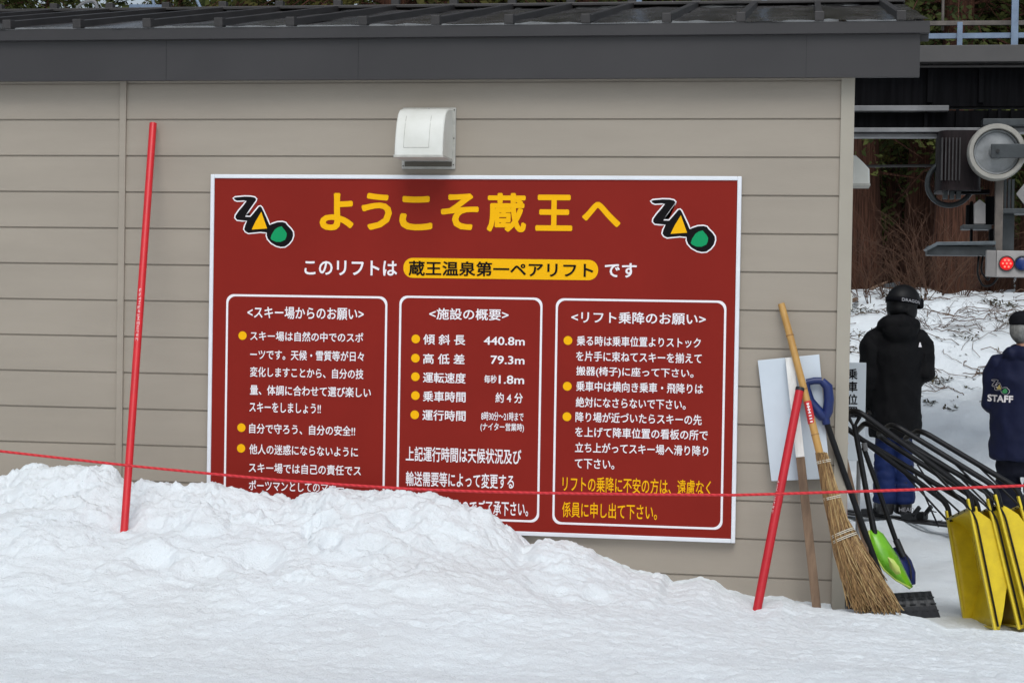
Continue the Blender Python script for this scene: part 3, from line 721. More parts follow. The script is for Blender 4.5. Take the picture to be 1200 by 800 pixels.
# ------------------------------------------------------------------ yellow snow scoops with long black handles
PROF = [(.06, .004), (.085, .022), (.11, .045), (.18, .094), (.29, .126), (.40, .136), (.50, .138), (.60, .132), (.68, .116), (.76, .094), (.83, .077), (.92, .052), (1, .026)]
def rounded(pts, r, n=6):
    o = [pts[0]]
    for a, c, e_ in zip(pts, pts[1:], pts[2:]):
        d1 = (a-c); d2 = (e_-c); k = min(r, d1.length*.45, d2.length*.45); p1 = c+d1.normalized()*k; p2 = c+d2.normalized()*k
        for t in np.linspace(0, 1, n): o.append(p1*(1-t)**2+c*2*t*(1-t)+p2*t*t)
    return o+[pts[-1]]
def scoop(nt_, nb_, ft_, fb_, Yn, Yf, hc_n, hc_f, label, Yh):
    A = at(*nt_, Yn); Bn = at(*nb_, Yn-.03); C = at(*ft_, Yf); D = at(*fb_, Yf-.03)
    root = empty('snow_scoop', (A+Bn+C+D)/4*1.0, label, 'snow scoop', 'yellow snow scoops parked in a row')
    root.location.z = min(Bn.z, D.z)
    w = ((C-A)+(D-Bn)).normalized(); aN = (Bn-A)
    nrm = aN.normalized().cross(w).normalized()
    if nrm.x < 0: nrm = -nrm
    K = len(PROF); b = MB(); v = []
    W_ = 9
    for i in range(W_+1):
        s = i/W_
        T_ = A.lerp(C, s); B_ = Bn.lerp(D, s)
        for t, n in PROF:
            ed = min(s, 1-s)*W_
            k = 1 if ed >= 1 else .93+.07*ed
            v.append(T_.lerp(B_, t)+nrm*n*k)
    f = [(i*K+j, (i+1)*K+j, (i+1)*K+j+1, i*K+j+1) for i in range(W_) for j in range(K-1)]
    for side, T_, B_ in ((0, A, Bn), (1, C, D)):
        o = len(v); base = 0 if side == 0 else W_*K
        M_ = 4
        for m_ in range(1, M_+1):
            for j, (t, n) in enumerate(PROF): v.append(T_.lerp(B_, t)+nrm*(n*(1-m_/M_)*.93))
        for m_ in range(M_):
            for j in range(K-1):
                r0 = base+j if m_ == 0 else o+(m_-1)*K+j
                r1 = o+m_*K+j
                f.append((r0, r0+1, r1+1, r1))
    b.add(v, f); pan = keep(b.build('pan', M['yellow'], smooth=True, sharp=50), root)
    so = pan.modifiers.new('thickness', 'SOLIDIFY'); so.thickness = .0045
    b = MB()
    for T_, B_ in ((A, Bn), (C, D)): b.bar(T_-(B_-T_)*.0, B_, .024, .012, nrm)
    b.bar(A.lerp(Bn, .985)+nrm*.012, C.lerp(D, .985)+nrm*.012, .012, .010, nrm)
    b.build('rim', M['yellow_edge'], pan, bevel=.003)
    b = MB(); b.bar(A.lerp(Bn, .075)+w*.014, C.lerp(D, .075)-w*.014, .010, .022, nrm)
    lip = b.build('top_lip', M['lip'], pan, bevel=.002)
    b = MB()
    for s in (.12, .38, .64, .9):
        q = A.lerp(Bn, .075).lerp(C.lerp(D, .075), s); b.tube([q-nrm*.010, q-nrm*.016], .005, 8)
    b.build('rivet', M['dark'], lip)
    Hn = at(*hc_n, Yh); Hf = at(*hc_f, Yh+.36)
    up = (A-Bn).normalized()
    b = MB(); path = [A+(Bn-A)*.10+nrm*.012, A+up*.035+nrm*.012-(A-Hn).normalized()*.0, Hn, Hf, C+up*.035+nrm*.012, C+(D-C)*.10+nrm*.012]
    b.tube(rounded(path, .075, 8), .0138, 12); h = keep(b.build('handle', M['blacktube'], smooth=True, sharp=180), root)
    for T_, B_, H_, sg in ((A, Bn, Hn, -1), (C, D, Hf, 1)):
        b = MB(); q0 = (T_+up*.035).lerp(H_, .40); q1 = T_.lerp(B_, .13)+nrm*.018+w*.012*sg; q2 = T_.lerp(B_, .97)+nrm*.016+w*.012*sg
        b.tube(rounded([q0, q1, q2], .05, 5), .0052, 8); b.build('stay_rod', M['blacktube'], h, smooth=True, sharp=180)
    return root
scoop((1134, 584), (1166, 739), (1109, 598), (1131, 733), .26, .66, (1003, 479), (982, 494), 'yellow snow scoop nearest the shovels, its inside fully in view', .24)
scoop((1157, 584), (1194, 737), (1134, 598), (1160, 732), .28, .68, (1015, 494), (1000, 509), 'second yellow snow scoop from the shovels, nested close in the next one', .28)
scoop((1166, 579), (1207, 737), (1143, 593), (1173, 732), .25, .65, (1046, 496), (1027, 509), 'third yellow snow scoop from the shovels, its side panel facing us', .30)
scoop((1193, 581), (1235, 739), (1170, 594), (1201, 733), .28, .68, (1078, 503), (1058, 515), 'yellow snow scoop at the right end of the row, cut by the photo edge', .32)

# boarding place sign behind the corner
bsg = empty('boarding_sign', at(998, 600, 1.6), 'white upright sign reading boarding position in black characters behind the hut corner', 'sign')
q0, q1 = at(970, 424, 1.6), at(1013, 540, 1.6)
b = MB(); b.box2((q0.x, 1.6, q1.z), (q1.x, 1.615, q0.z)); keep(b.build('panel', M['board'], bevel=.003), bsg)
zg = gz(q1.x-.1, 1.62)
b = MB()
for x in (q0.x+.03, q1.x-.03): b.tube([(x, 1.63, zg-.03), (x, 1.63, q0.z-.02)], .012, 8)
keep(b.build('stand', M['channel'], smooth=True), bsg)
b = MB()
for k, ch in enumerate('乗車位置'): put(b, ch, 993.3, 1005, 438+14.8*k, 12.5, Y=1.598, off=.02)
keep(b.build('lettering', M['ink_black']), bsg)
#PART3
# ------------------------------------------------------------------ the chairlift station behind the hut
SY = 5.6
cs = empty('chairlift_station', at(1330, 640, SY), 'dark steel chairlift station overhead with motor housing and big guide wheel', 'chairlift')
def slab(x0, y0, x1, y1, Ya, Yb, name, m_, par=cs, bevel=.004):
    a_ = at(x0, y0, Ya); c_ = at(x1, y1, Ya); b = MB(); b.box2((a_.x, Ya, c_.z), (c_.x, Yb, a_.z))
    return keep(b.build(name, m_, bevel=bevel), par)
slab(860, 55.0, 1640, 69.5, SY-.05, SY+1.2, 'deck_edge', M['deck'])
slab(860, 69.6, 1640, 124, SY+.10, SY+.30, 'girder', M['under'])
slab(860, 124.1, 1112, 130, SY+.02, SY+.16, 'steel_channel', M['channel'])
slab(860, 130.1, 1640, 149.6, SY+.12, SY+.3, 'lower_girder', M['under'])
slab(860, 149.7, 1640, 154.8, SY+.0, SY+.2, 'steel_channel', M['channel'])
slab(860, 156.5, 1101, 160.6, SY+.05, SY+.2, 'steel_channel', M['channel'])
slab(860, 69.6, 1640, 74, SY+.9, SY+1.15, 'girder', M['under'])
slab(1152, 139, 1240, 147, SY-.12, SY+.05, 'bracket_plate', M['galv_dk'])
for x in (1085, 1122, 1160, 1171, 1186):
    p = at(x, 133, SY+.09); b = MB(); b.box2((p.x-.012, SY+.07, p.z-.12), (p.x+.012, SY+.115, p.z+.03)); keep(b.build('stiffener', M['under']), cs)
for x in (1090, 1150): p = at(x, 95, SY+.08); b = MB(); b.box2((p.x-.02, SY+.06, p.z-.17), (p.x+.02, SY+.099, p.z+.16)); keep(b.build('stiffener', M['under']), cs)
b = MB(); b.tube([at(1060, 78, SY+.06), at(1640, 76, SY+.06)], .012, 8); keep(b.build('conduit', M['deck'], smooth=True), cs)
for x in (880, 1345):
    p = at(x, 600, SY+.2); b = MB(); zg = gz(p.x, SY+.2)
    b.box2((p.x-.15, SY+.12, zg-.2), (p.x+.15, SY+.15, at(x, 150, SY).z)); b.box2((p.x-.15, SY+.35, zg-.2), (p.x+.15, SY+.38, at(x, 150, SY).z)); b.box2((p.x-.012, SY+.15, zg-.2), (p.x+.012, SY+.35, at(x, 150, SY).z))
    keep(b.build('column', M['galv_dk']), cs)
# motor housing
a_ = at(1100, 153.5, SY-.1); c_ = at(1150, 220, SY-.1); cx, hw = (a_.x+c_.x)/2, (c_.x-a_.x)/2
b = MB(); zs = np.linspace(c_.z, a_.z, 6)
b.rings([(cx, SY+.1, z, hw, .26, .45) for z in zs], 40); mh = keep(b.build('motor_housing', M['motor'], smooth=True, sharp=30), cs)
b = MB()
for k in range(6):
    x = cx-hw*.85+k*hw*.16; b.box2((x-.005, SY-.185, c_.z+.05), (x+.005, SY-.1, a_.z-.06))
b.build('cooling_fin', M['fin'], mh)
b = MB(); b.rings([(cx, SY+.1, c_.z-.025, hw*1.03, .28, .45), (cx, SY+.1, c_.z-.001, hw*1.03, .28, .45)], 40); b.build('base_flange', M['motor'], mh)
b = MB()
for dx in (-.10, -.05, .0): b.box((cx+dx, SY-.02, c_.z-.055), (.035, .08, .06))
b.build('terminal_box', M['galv_dk'], mh)
p = at(1113, 215, SY+.15); r_ = 25/2100*14.5
b = MB(); b.tube([(p.x+r_*math.cos(t), SY+.15+.02*math.sin(t*2), p.z+r_*math.sin(t)) for t in np.linspace(0, 2*PI, 36)], .021, 10); keep(b.build('hose_loop', M['galv_dk'], smooth=True), cs)
# guide wheel facing us
p = at(1168.3, 178, SY-.35); R_ = 32.3/2100*14.0
def lathe_y(c, prof, n=48):             # prof: (radius, y offset)
    b = MB(); v = []
    for r, y in prof:
        for j in range(n): a = 2*PI*j/n; v.append((c.x+r*math.cos(a), c.y+y, c.z+r*math.sin(a)))
    f = [(i*n+j, i*n+(j+1) % n, (i+1)*n+(j+1) % n, (i+1)*n+j) for i in range(len(prof)-1) for j in range(n)]
    b.add(v, f); return b
wh = keep(lathe_y(p, [(.001, .02), (.05, .015), (.06, .03), (R_*.70, .045), (R_*.735, .02), (R_*.775, .015), (R_*.78, .06), (R_*.78, .12), (.001, .12)]).build('guide_wheel', M['sheave'], smooth=True, sharp=30), cs)
lathe_y(p, [(R_*.80, .06), (R_*.80, .0), (R_*.83, -.012), (R_*.95, -.012), (R_, .01), (R_, .1), (R_*.95, .12), (R_*.80, .12)]).build('liner_ring', M['tyre'], wh, smooth=True, sharp=40)
lathe_y(p, [(R_*.78, .03), (R_*.805, .012), (R_*.80, .1)]).build('groove', M['dark'], wh, smooth=True)
b = MB(); q = at(1260, 178, SY-.4); b.box2((p.x-.05, p.y-.06, p.z-.05), (q.x, p.y-.035, p.z+.055)); ar = b.build('wheel_arm', M['galv_dk'], wh, bevel=.004)
b = MB(); b.tube([(p.x, p.y-.06, p.z), (p.x, p.y-.075, p.z)], .014, 10); b.build('axle', M['dark'], ar)
# framework below
slab(1167, 205, 1174.5, 300, SY-.25, SY-.19, 'hanger_post', M['rail_brown'])
slab(1174.6, 251, 1188, 296, SY-.05, SY+.1, 'hanger_plate', M['galv_dk'])
slab(1175, 244, 1290, 250.5, SY-.2, SY+.1, 'shelf', M['galv_dk'])
for x in (1177, 1181.5, 1186): slab(x, 210, x+2.4, 244, SY-.1, SY-.06, 'rod', M['galv_dk'], bevel=.001)
b = MB(); b.prism([at(1191, 227, SY-.1), at(1203, 212, SY-.1), at(1215, 227, SY-.1), at(1203, 243, SY-.1)], (0, .03, 0)); keep(b.build('diamond_plate', M['lightbox']), cs)
slab(1128.5, 263, 1162, 268.5, SY-.1, SY+.15, 'shelf', M['galv_dk'])
b = MB(); b.prism([at(1141.5, 262.5, SY-.08), at(1141.5, 239, SY-.08), at(1148, 233.5, SY-.08), at(1155, 239, SY-.08), at(1155, 262.5, SY-.08)], (0, .18, 0)); keep(b.build('junction_box', M['lightbox'], bevel=.004), cs)
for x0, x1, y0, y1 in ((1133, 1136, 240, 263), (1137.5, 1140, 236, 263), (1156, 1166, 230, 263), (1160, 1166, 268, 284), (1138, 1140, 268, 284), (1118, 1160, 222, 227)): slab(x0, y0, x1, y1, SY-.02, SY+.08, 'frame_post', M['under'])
b = MB(); b.prism([at(1085, 291, SY-.3), at(1098, 283.5, SY-.3), at(1167, 282.5, SY-.3), at(1167, 287, SY-.3), at(1099, 287.5, SY-.3), at(1087.5, 293.5, SY-.3)], (0, .32, 0)); 
pl_ = keep(b.build('platform_beam', M['galv_mid'], bevel=.003), cs)
slab(1087, 288, 1167, 299.5, SY-.26, SY-.02, 'beam_web', M['galv_dk'])
b = MB()
b.tube(rounded([at(1147, 300, SY-.2), at(1145, 322, SY-.2), at(1152, 336, SY-.2), at(1163, 334, SY-.2), at(1170, 324, SY-.2)], .15, 8), .008, 6)
b.tube(rounded([at(1152, 300, SY-.15), at(1149, 318, SY-.15), at(1158, 329, SY-.15), at(1160, 324, SY-.15)], .1, 8), .007, 6); keep(b.build('cable_loop', M['blacktube'], smooth=True, sharp=180), cs)
b = MB(); b.tube([at(1000, 195, SY+.4), at(1100, 194, SY+.4)], .012, 6); keep(b.build('tie_rod', M['deck']), cs)

# signal box with red and blue lamps
sg = empty('signal_light', at(1185, 325, SY-.4), 'grey signal light box with one lit red and one dark blue lamp', 'signal light')
a_ = at(1168, 293.5, SY-.45); c_ = at(1216, 325, SY-.45)
b = MB(); b.prism([(a_.x, SY-.45, a_.z), (c_.x, SY-.45, a_.z), (c_.x, SY-.45, c_.z), (a_.x, SY-.45, c_.z)], (0, .12, 0))
keep(b.build('housing', M['lightbox'], bevel=.004), sg)
l_ = at(1156.5, 292.5, SY-.42); b = MB(); b.prism([(a_.x-.003, SY-.449, a_.z), (l_.x, SY-.40, a_.z+.004), (l_.x, SY-.40, c_.z+.004), (a_.x-.003, SY-.449, c_.z)], (0, .08, 0)); keep(b.build('side_panel', M['lightbox'], bevel=.003), sg)
for x, mn, nm in ((1179.6, 'red_lens', 'red_lamp'), (1197.8, 'blue_lens', 'blue_lamp')):
    p = at(x, 308.8, SY-.453); R_ = 7.7/2100*14
    o = keep(lathe_y(p, [(.0008, -.012), (R_*.5, -.010), (R_*.95, .0), (R_, .006)], 28).build(nm, M[mn], smooth=True), sg)
    lathe_y(p, [(R_*1.02, .004), (R_*1.02, -.012), (R_*1.13, -.012), (R_*1.13, .004)], 28).build('bezel', M['dark'], o)
    if nm == 'red_lamp':
        b = MB()
        for k in range(7):
            r_ = 0 if k == 6 else R_*.55; c = (p.x+r_*math.cos(k*PI/3), p.y-.0125, p.z+r_*math.sin(k*PI/3)); b.ell(c, (R_*.15, .003, R_*.15), 8, 4)
        b.build('led', M['red_led'], o)

# railing on the deck
rl = empty('deck_railing', at(1120, 56, SY+.1), 'pale blue galvanised railing along the station deck', 'railing')
RYY = SY+.05
b = MB(); b.bar(at(860, 45, RYY), at(1640, 37.5, RYY), .035, .040); keep(b.build('lower_rail', M['galv']), rl)
b = MB(); b.bar(at(860, 29, RYY+.1), at(1640, 24.5, RYY+.1), .035, .034); keep(b.build('upper_rail', M['rail_brown']), rl)
for x, w_ in ((748, .05), (895, .045), (1041, .06), (1188, .052), (1335, .05)):
    p = at(x, 56, RYY); b = MB(); b.box2((p.x-w_/2, RYY-.045, p.z), (p.x+w_/2, RYY-.02, p.z+1.25)); keep(b.build('tall_post', M['galv']), rl)
for x in (830, 977, 1124, 1270):
    p = at(x, 56, RYY); q = at(x, 27, RYY); b = MB(); b.box2((p.x-.02, RYY-.043, p.z), (p.x+.02, RYY-.021, q.z)); keep(b.build('short_post', M['galv']), rl)
p = at(1104.5, 36, RYY+.14); b = MB(); b.tube([p, p+Vector((0, 0, 1.1))], .011, 8); keep(b.build('thin_rod', M['rail_brown']), rl)
# lift tower behind the roof
LT = 9.0
tw = empty('lift_tower', (at(120, 600, LT).x, LT, gz(at(120, 600, LT).x, LT)), 'pale galvanised steel lift tower legs rising behind the roof ridge', 'tower')
def leg(x0, y0, x1, y1, wpx, name='leg', m_='galv', Yo=0):
    p = at(x0, y0, LT+Yo); q = at(x1, y1, LT+Yo); d = (q-p); 
    zg = gz(q.x, LT)-.2; top = p-d*((p.z+1.6-p.z)/d.z)*1.0; bot = q+d*((zg-q.z)/d.z)
    b = MB(); w_ = wpx/2100*17.7; b.bar(top, bot, w_*.25, w_, (1, 0, 0)); b.bar(top+Vector((-w_*.5, .03, 0)), bot+Vector((-w_*.5, .03, 0)), w_, w_*.22, (1, 0, 0))
    keep(b.build(name, M[m_]), tw)
leg(47, 0, 50.5, 16, 11); leg(73, 0, 76.5, 15, 9, Yo=.5); leg(94, 0, 92, 15, 11); leg(146, 0, 149.5, 12, 8, Yo=.5); leg(160, 0, 156, 13, 8); leg(186, 0, 184.5, 13, 9)
b = MB(); p = at(152, 7.5, LT-.05); q = at(190, 8, LT-.05); b.bar(p, q, .03, .035); keep(b.build('crossbar', M['galv']), tw)
b = MB(); b.tube([at(176, -12, LT-.05), at(182, 12, LT-.05)], .016, 8); b.tube([at(226, -10, LT), at(238, 16, LT)], .016, 8); keep(b.build('brace', M['galv']), tw)
b = MB(); b.tube(rounded([at(88, 18, LT-.1), at(91, 8, LT-.1), at(100, 2.5, LT-.1), at(112, 1, LT-.1), at(114, 12, LT-.1), at(116, 20, LT-.1)], .1, 6), .016, 8); keep(b.build('cable', M['channel'], smooth=True, sharp=180), tw)

# ------------------------------------------------------------------ people
def voxel(b, size, sm=4, disp=None, seed=0):
    me = bpy.data.meshes.new('v'); me.from_pydata(b.v, [], b.f); bm = bmesh.new(); bm.from_mesh(me); bmesh.ops.recalc_face_normals(bm, faces=bm.faces); bm.to_mesh(me); bm.free()
    o = bpy.data.objects.new('v', me); COL.objects.link(o)
    r = o.modifiers.new('r', 'REMESH'); r.mode = 'VOXEL'; r.voxel_size = size
    s = o.modifiers.new('s', 'SMOOTH'); s.factor = .5; s.iterations = sm
    out = bpy.data.meshes.new_from_object(o.evaluated_get(bpy.context.evaluated_depsgraph_get()))
    bpy.data.objects.remove(o); bpy.data.meshes.remove(me)
    if disp:
        for v in out.vertices:
            v.co += v.normal*disp(v.co)
    out.shade_smooth(); return out
def meshobj(name, me, m_, par):
    o = bpy.data.objects.new(name, me); me.materials.clear(); me.materials.append(m_); COL.objects.link(o); o.parent = par; me.name = name; return o
def folds(a, f, sx=1, sz=1, seed=0):
    def g(p):
        q = Vector((p.x*f*sx+seed, p.y*f*sx, p.z*f*sz)); w_ = mnoise.noise(q*.6)*.8
        n = mnoise.noise(q+Vector((w_, w_, w_)))
        return a*(1-2*abs(n))*1.0+a*.5*mnoise.noise(q*2.3)
    return g
def hand(b, wrist, d, palm, curl=.5, side=1):       # palm, four unequal curled fingers, thumb off the side
    wrist = Vector(wrist); d = Vector(d).normalized(); palm = Vector(palm); palm = (palm-d*palm.dot(d)).normalized(); lat = d.cross(palm).normalized()*side
    b.tube([wrist-d*.02, wrist+d*.03, wrist+d*.07, wrist+d*.095], [.028, .036, .040, .034], 12, sq=.55)
    for k, (L, o_) in enumerate(((.070, -.030), (.080, -.010), (.074, .011), (.058, .030))):
        p = wrist+d*.088+lat*o_; pts = [p-d*.02, p]; dd = d.copy()
        for s in (.45, .32, .23):
            dd = (dd+palm*curl*.8).normalized(); p = p+dd*L*s; pts.append(p)
        b.tube(pts, [.0105, .0105, .0098, .009, .0075], 8)
    p = wrist+d*.035-lat*.032; t1 = (d*.6-lat*.8+palm*.2).normalized(); t2 = (d+palm*.5).normalized()
    b.tube([p, p+t1*.035, p+t1*.035+t2*.03, p+t1*.035+t2*.052], [.014, .012, .0105, .008], 8)
def face(b, hz, cy, hr):                          # head with nose, chin, ears, neck: facing +y
    b.ell((0, cy, hz), (hr*.78, hr*.98, hr*1.22), 24, 16)
    b.rings([(0, cy-.012, hz-.20, .058, .060), (0, cy-.008, hz-.06, .056, .060)], 16)
    b.ell((0, cy+hr*.42, hz-hr*.72), (hr*.52, hr*.42, hr*.38), 14, 8)
    b.add([(-.013, cy+hr*.9, hz-.022), (.013, cy+hr*.9, hz-.022), (0, cy+hr*1.17, hz-.020), (0, cy+hr*.93, hz+.030)], [(0, 1, 2), (0, 2, 3), (1, 3, 2), (0, 3, 1)])
    for s in (-1, 1): b.ell((s*hr*.80, cy-.006, hz-.010), (.010, .020, .032), 10, 6)
def rotz(b, ang, c=(0, 0)):
    ca, sa = math.cos(ang), math.sin(ang)
    b.v = [((x-c[0])*ca-(y-c[1])*sa+c[0], (x-c[0])*sa+(y-c[1])*ca+c[1], z) for x, y, z in b.v]; return b
def merge(b, o): b.add(o.v, o.f); return b
def turn(b, ang, hx): rotz(b, ang); b.v = [(x+hx, y, z) for x, y, z in b.v]; return b
def person(root, arms, head_ang, lk=1.0, hx=0.0):
    b = MB()
    b.rings([(0, 0, .80, .150, .105), (0, 0, .92, .165, .115), (0, .005, 1.06, .150, .105), (0, 0, 1.22, .170, .115), (0, -.005, 1.34, .160, .105), (0, -.008, 1.41, .085, .075), (0, -.005, 1.49, .056, .058)], 24)
    for s in (-1, 1):
        b.tube([(s*.075, 0, .88), (s*.09*lk, .01, .68), (s*.095*lk, .02, .48), (s*.095*lk, .0, .30), (s*.095*lk, -.01, .10)], [.080, .065, .050, .048, .036], 14)
        b.ell((s*.095*lk, .05, .055), (.042, .12, .045), 12, 8)
        sh, el, wr, hd, pm = arms[s]
        b.tube([(s*.11, 0, 1.335), (s*.15, 0, 1.315), tuple(sh), tuple(el), tuple(Vector(el).lerp(Vector(wr), .5)), tuple(wr)], [.05, .048, .042, .038, .036, .028], 12)
        hand(b, wr, hd, pm, .5, s)
    h = MB(); face(h, 1.595, .012, .105); turn(h, head_ang, hx); merge(b, h)
    me = voxel(b, .0105, 3); o = meshobj('body', me, M['skin'], root)
    for s in (-1, 1):                              # eyes and mouth
        e_ = MB(); e_.ell((s*.032, .012+.090, 1.605), (.013, .008, .009), 10, 6); turn(e_, head_ang, hx); e_.build('eye', M['ink_white'], o, smooth=True)
        e_ = MB(); e_.ell((s*.032, .012+.0965, 1.605), (.0055, .004, .0055), 8, 5); turn(e_, head_ang, hx); e_.build('pupil', M['dark'], o)
    e_ = MB(); e_.ell((0, .012+.098, 1.545), (.024, .010, .005), 10, 5); turn(e_, head_ang, hx); e_.build('mouth', M['label_red'], o)
    return o
def drape(text_or_polys, tree, fn, off=.004):     # throw flat marks onto a garment along +y
    pass
def mark(name, verts, faces, tree, mt, par, off):
    b = MB(); v = []
    for x, z in verts:
        h = tree.ray_cast(Vector((x, -1.0, z)), Vector((0, 1, 0)))
        v.append((x, (h[0].y if h[0] is not None else -.16)-off, z))
    b.add(v, faces); return b.build(name, mt, par)
def subdiv(poly):
    o = []
    for a, c in zip(poly, poly[1:]+poly[:1]):
        for t in (0, .5): o.append((lerp(a[0], c[0], t), lerp(a[1], c[1], t)))
    return o

# --- skier
P0 = at(1046.5, 614, 5.0); RZ1 = .22
sk = empty('person', (P0.x, 5.0, gz(P0.x, 5.0)+.03), 'person in black hooded jacket, blue trousers and black ski helmet standing on skis', 'person', None, RZ1)
AR = {-1: ((-.195, 0, 1.29), (-.205, -.02, 1.06), (-.20, .05, .83), (0, .15, -1), (1, .2, 0)), 1: ((.195, 0, 1.29), (.212, -.03, 1.07), (.14, .18, .98), (-.3, 1, -.2), (-1, 0, -.2))}
bd = person(sk, AR, -.95, .75, .04)
for s in (-1, 1):
    b = MB(); hand(b, AR[s][2], AR[s][3], AR[s][4], .5, s); me = voxel(b, .008, 1, lambda p: .006); meshobj('glove', me, M['glove'], sk)
b = MB()
b.rings([(0, .0, .60, .185, .150), (0, 0, .70, .192, .155), (0, 0, .90, .185, .150), (0, 0, 1.10, .185, .150), (0, -.01, 1.24, .190, .148), (0, -.015, 1.33, .172, .13), (0, -.015, 1.40, .125, .112), (0, -.01, 1.47, .095, .095)], 32)
for s in (-1, 1):
    sh, el, wr, _, _ = AR[s]
    b.tube([(s*.08, 0, 1.36), (s*.15, -.005, 1.335), tuple(sh), tuple(el), tuple(Vector(el).lerp(Vector(wr), .55)), tuple(Vector(el).lerp(Vector(wr), 1.02))], [.080, .082, .080, .071, .066, .056], 16)
b.ell((0, -.118, 1.395), (.130, .070, .085), 20, 10); b.tube([(-.125, -.04, 1.43), (-.095, -.11, 1.45), (0, -.14, 1.455), (.095, -.11, 1.45), (.125, -.04, 1.43)], [.045, .052, .055, .052, .045], 12)
me = voxel(b, .014, 3, folds(.014, 7.5, 1, .7, 3)); jk = meshobj('jacket', me, M['jacket_black'], sk)
jt = BVHTree.FromObject(jk, bpy.context.evaluated_depsgraph_get()); 
jt = BVHTree.FromPolygons([v.co.copy() for v in me.vertices], [tuple(p.vertices) for p in me.polygons])
mark('white_mark', [(.135, 1.275), (.166, 1.275), (.155, 1.31), (.146, 1.31)], [(0, 1, 2, 3)], jt, M['ink_white'], jk, .006)
b = MB()
b.rings([(0, 0, .58, .150, .12), (0, 0, .80, .17, .13), (0, 0, .95, .16, .12)], 24)
for s in (-1, 1): b.tube([(s*.075, 0, .80), (s*.085, .01, .62), (s*.09, .015, .46), (s*.09, .0, .28), (s*.092, -.01, .16), (s*.092, -.01, .10)], [.094, .088, .086, .092, .102, .102], 18)
b.v = [(x*(.78 if z < .75 else 1), y, z) for x, y, z in b.v]
me = voxel(b, .014, 3, folds(.014, 9, .7, 1.5, 8)); meshobj('trousers', me, M['pants_blue'], sk)
for s in (-1, 1):
    b = MB(); x = s*.070
    b.rings([(x, -.02, .02, .055, .085, .7), (x, -.02, .10, .058, .09, .7), (x, -.02, .22, .062, .085), (x, -.02, .30, .058, .075)], 20); b.ell((x, .09, .065), (.054, .125, .062), 16, 8)
    me = voxel(b, .010, 2); bo = meshobj('ski_boot', me, M['boot'], sk)
    b = MB()
    for z, w_ in ((.12, .062), (.18, .066), (.24, .068)):
        b.tube([(x+w_*math.cos(t), -.02+(w_+.03)*math.sin(t), z) for t in np.linspace(-.6, PI+.6, 16)], .006, 6)
    b.build('buckle', M['boot_grey'], bo)
    if s == 1:                                    # lettering on the outside of the boot heel
        v, f = glyphs('HEAD', 0); lo, hi = v.min(0), v.max(0); b = MB()
        b.add([(x-.058+.115*(q[0]-lo[0])/(hi[0]-lo[0]), -.112, .045+.032*(q[1]-lo[1])/(hi[1]-lo[1])) for q in v], f); b.build('lettering', M['boot_print'], bo)
# helmet, strap, ear pads (turned with the head)
HA = -.95; HC = (0, .008, 1.615)
b = MB(); b.ell(HC, (.118, .142, .128), 32, 20)
b.v = [(x, y, max(z, 1.575+.02*(y > .05))) for x, y, z in b.v]
for s in (-1, 1): b.ell((s*.088, -.005, 1.545), (.030, .062, .075), 16, 10)
b.ell((0, -.075, 1.56), (.085, .060, .065), 18, 10)
turn(b, HA, .04); me = voxel(b, .009, 3); he = meshobj('helmet', me, M['helmet'], sk)
b = MB(); n = 40; v = []
for z, k in ((1.592, 1.035), (1.631, 1.035)):
    for j in range(n+1):
        t = 2*PI*j/n; v.append((.118*k*math.cos(t), .008+.142*k*math.sin(t), z-.022*math.sin(t)))
b.add(v, [(j, j+1, n+2+j, n+1+j) for j in range(n)]); turn(b, HA, .04); st = b.build('goggle_strap', M['strap'], sk, smooth=True)
so = st.modifiers.new('thickness', 'SOLIDIFY'); so.thickness = .004
v, f = glyphs('DRAGON', 0); lo, hi = v.min(0), v.max(0); b = MB(); vv = []
for q in v:
    u = (q[0]-lo[0])/(hi[0]-lo[0]); w_ = (q[1]-lo[1])/(hi[1]-lo[1]); t = lerp(-1.72, -.58, u)+.62
    t += .22
    vv.append((.1258*math.cos(t), .008+.1505*math.sin(t), 1.601+.022*w_-.022*math.sin(t)))
for i in range(2):
    b.add([(x*(1+.002*i), y*(1+.002*i), z+.0008*i) for x, y, z in vv], f)
turn(b, HA, .04); b.build('strap_lettering', M['boot_print'], st)
b = MB(); b.box((0, .135, 1.60), (.165, .05, .085)); turn(b, HA, .04); b.build('goggles', M['strap'], sk, bevel=.02)
b = MB(); b.ell((-.118, -.03, 1.585), (.006, .010, .010), 8, 5); turn(b, HA, .04); b.build('rivet', M['ink_white'], he)
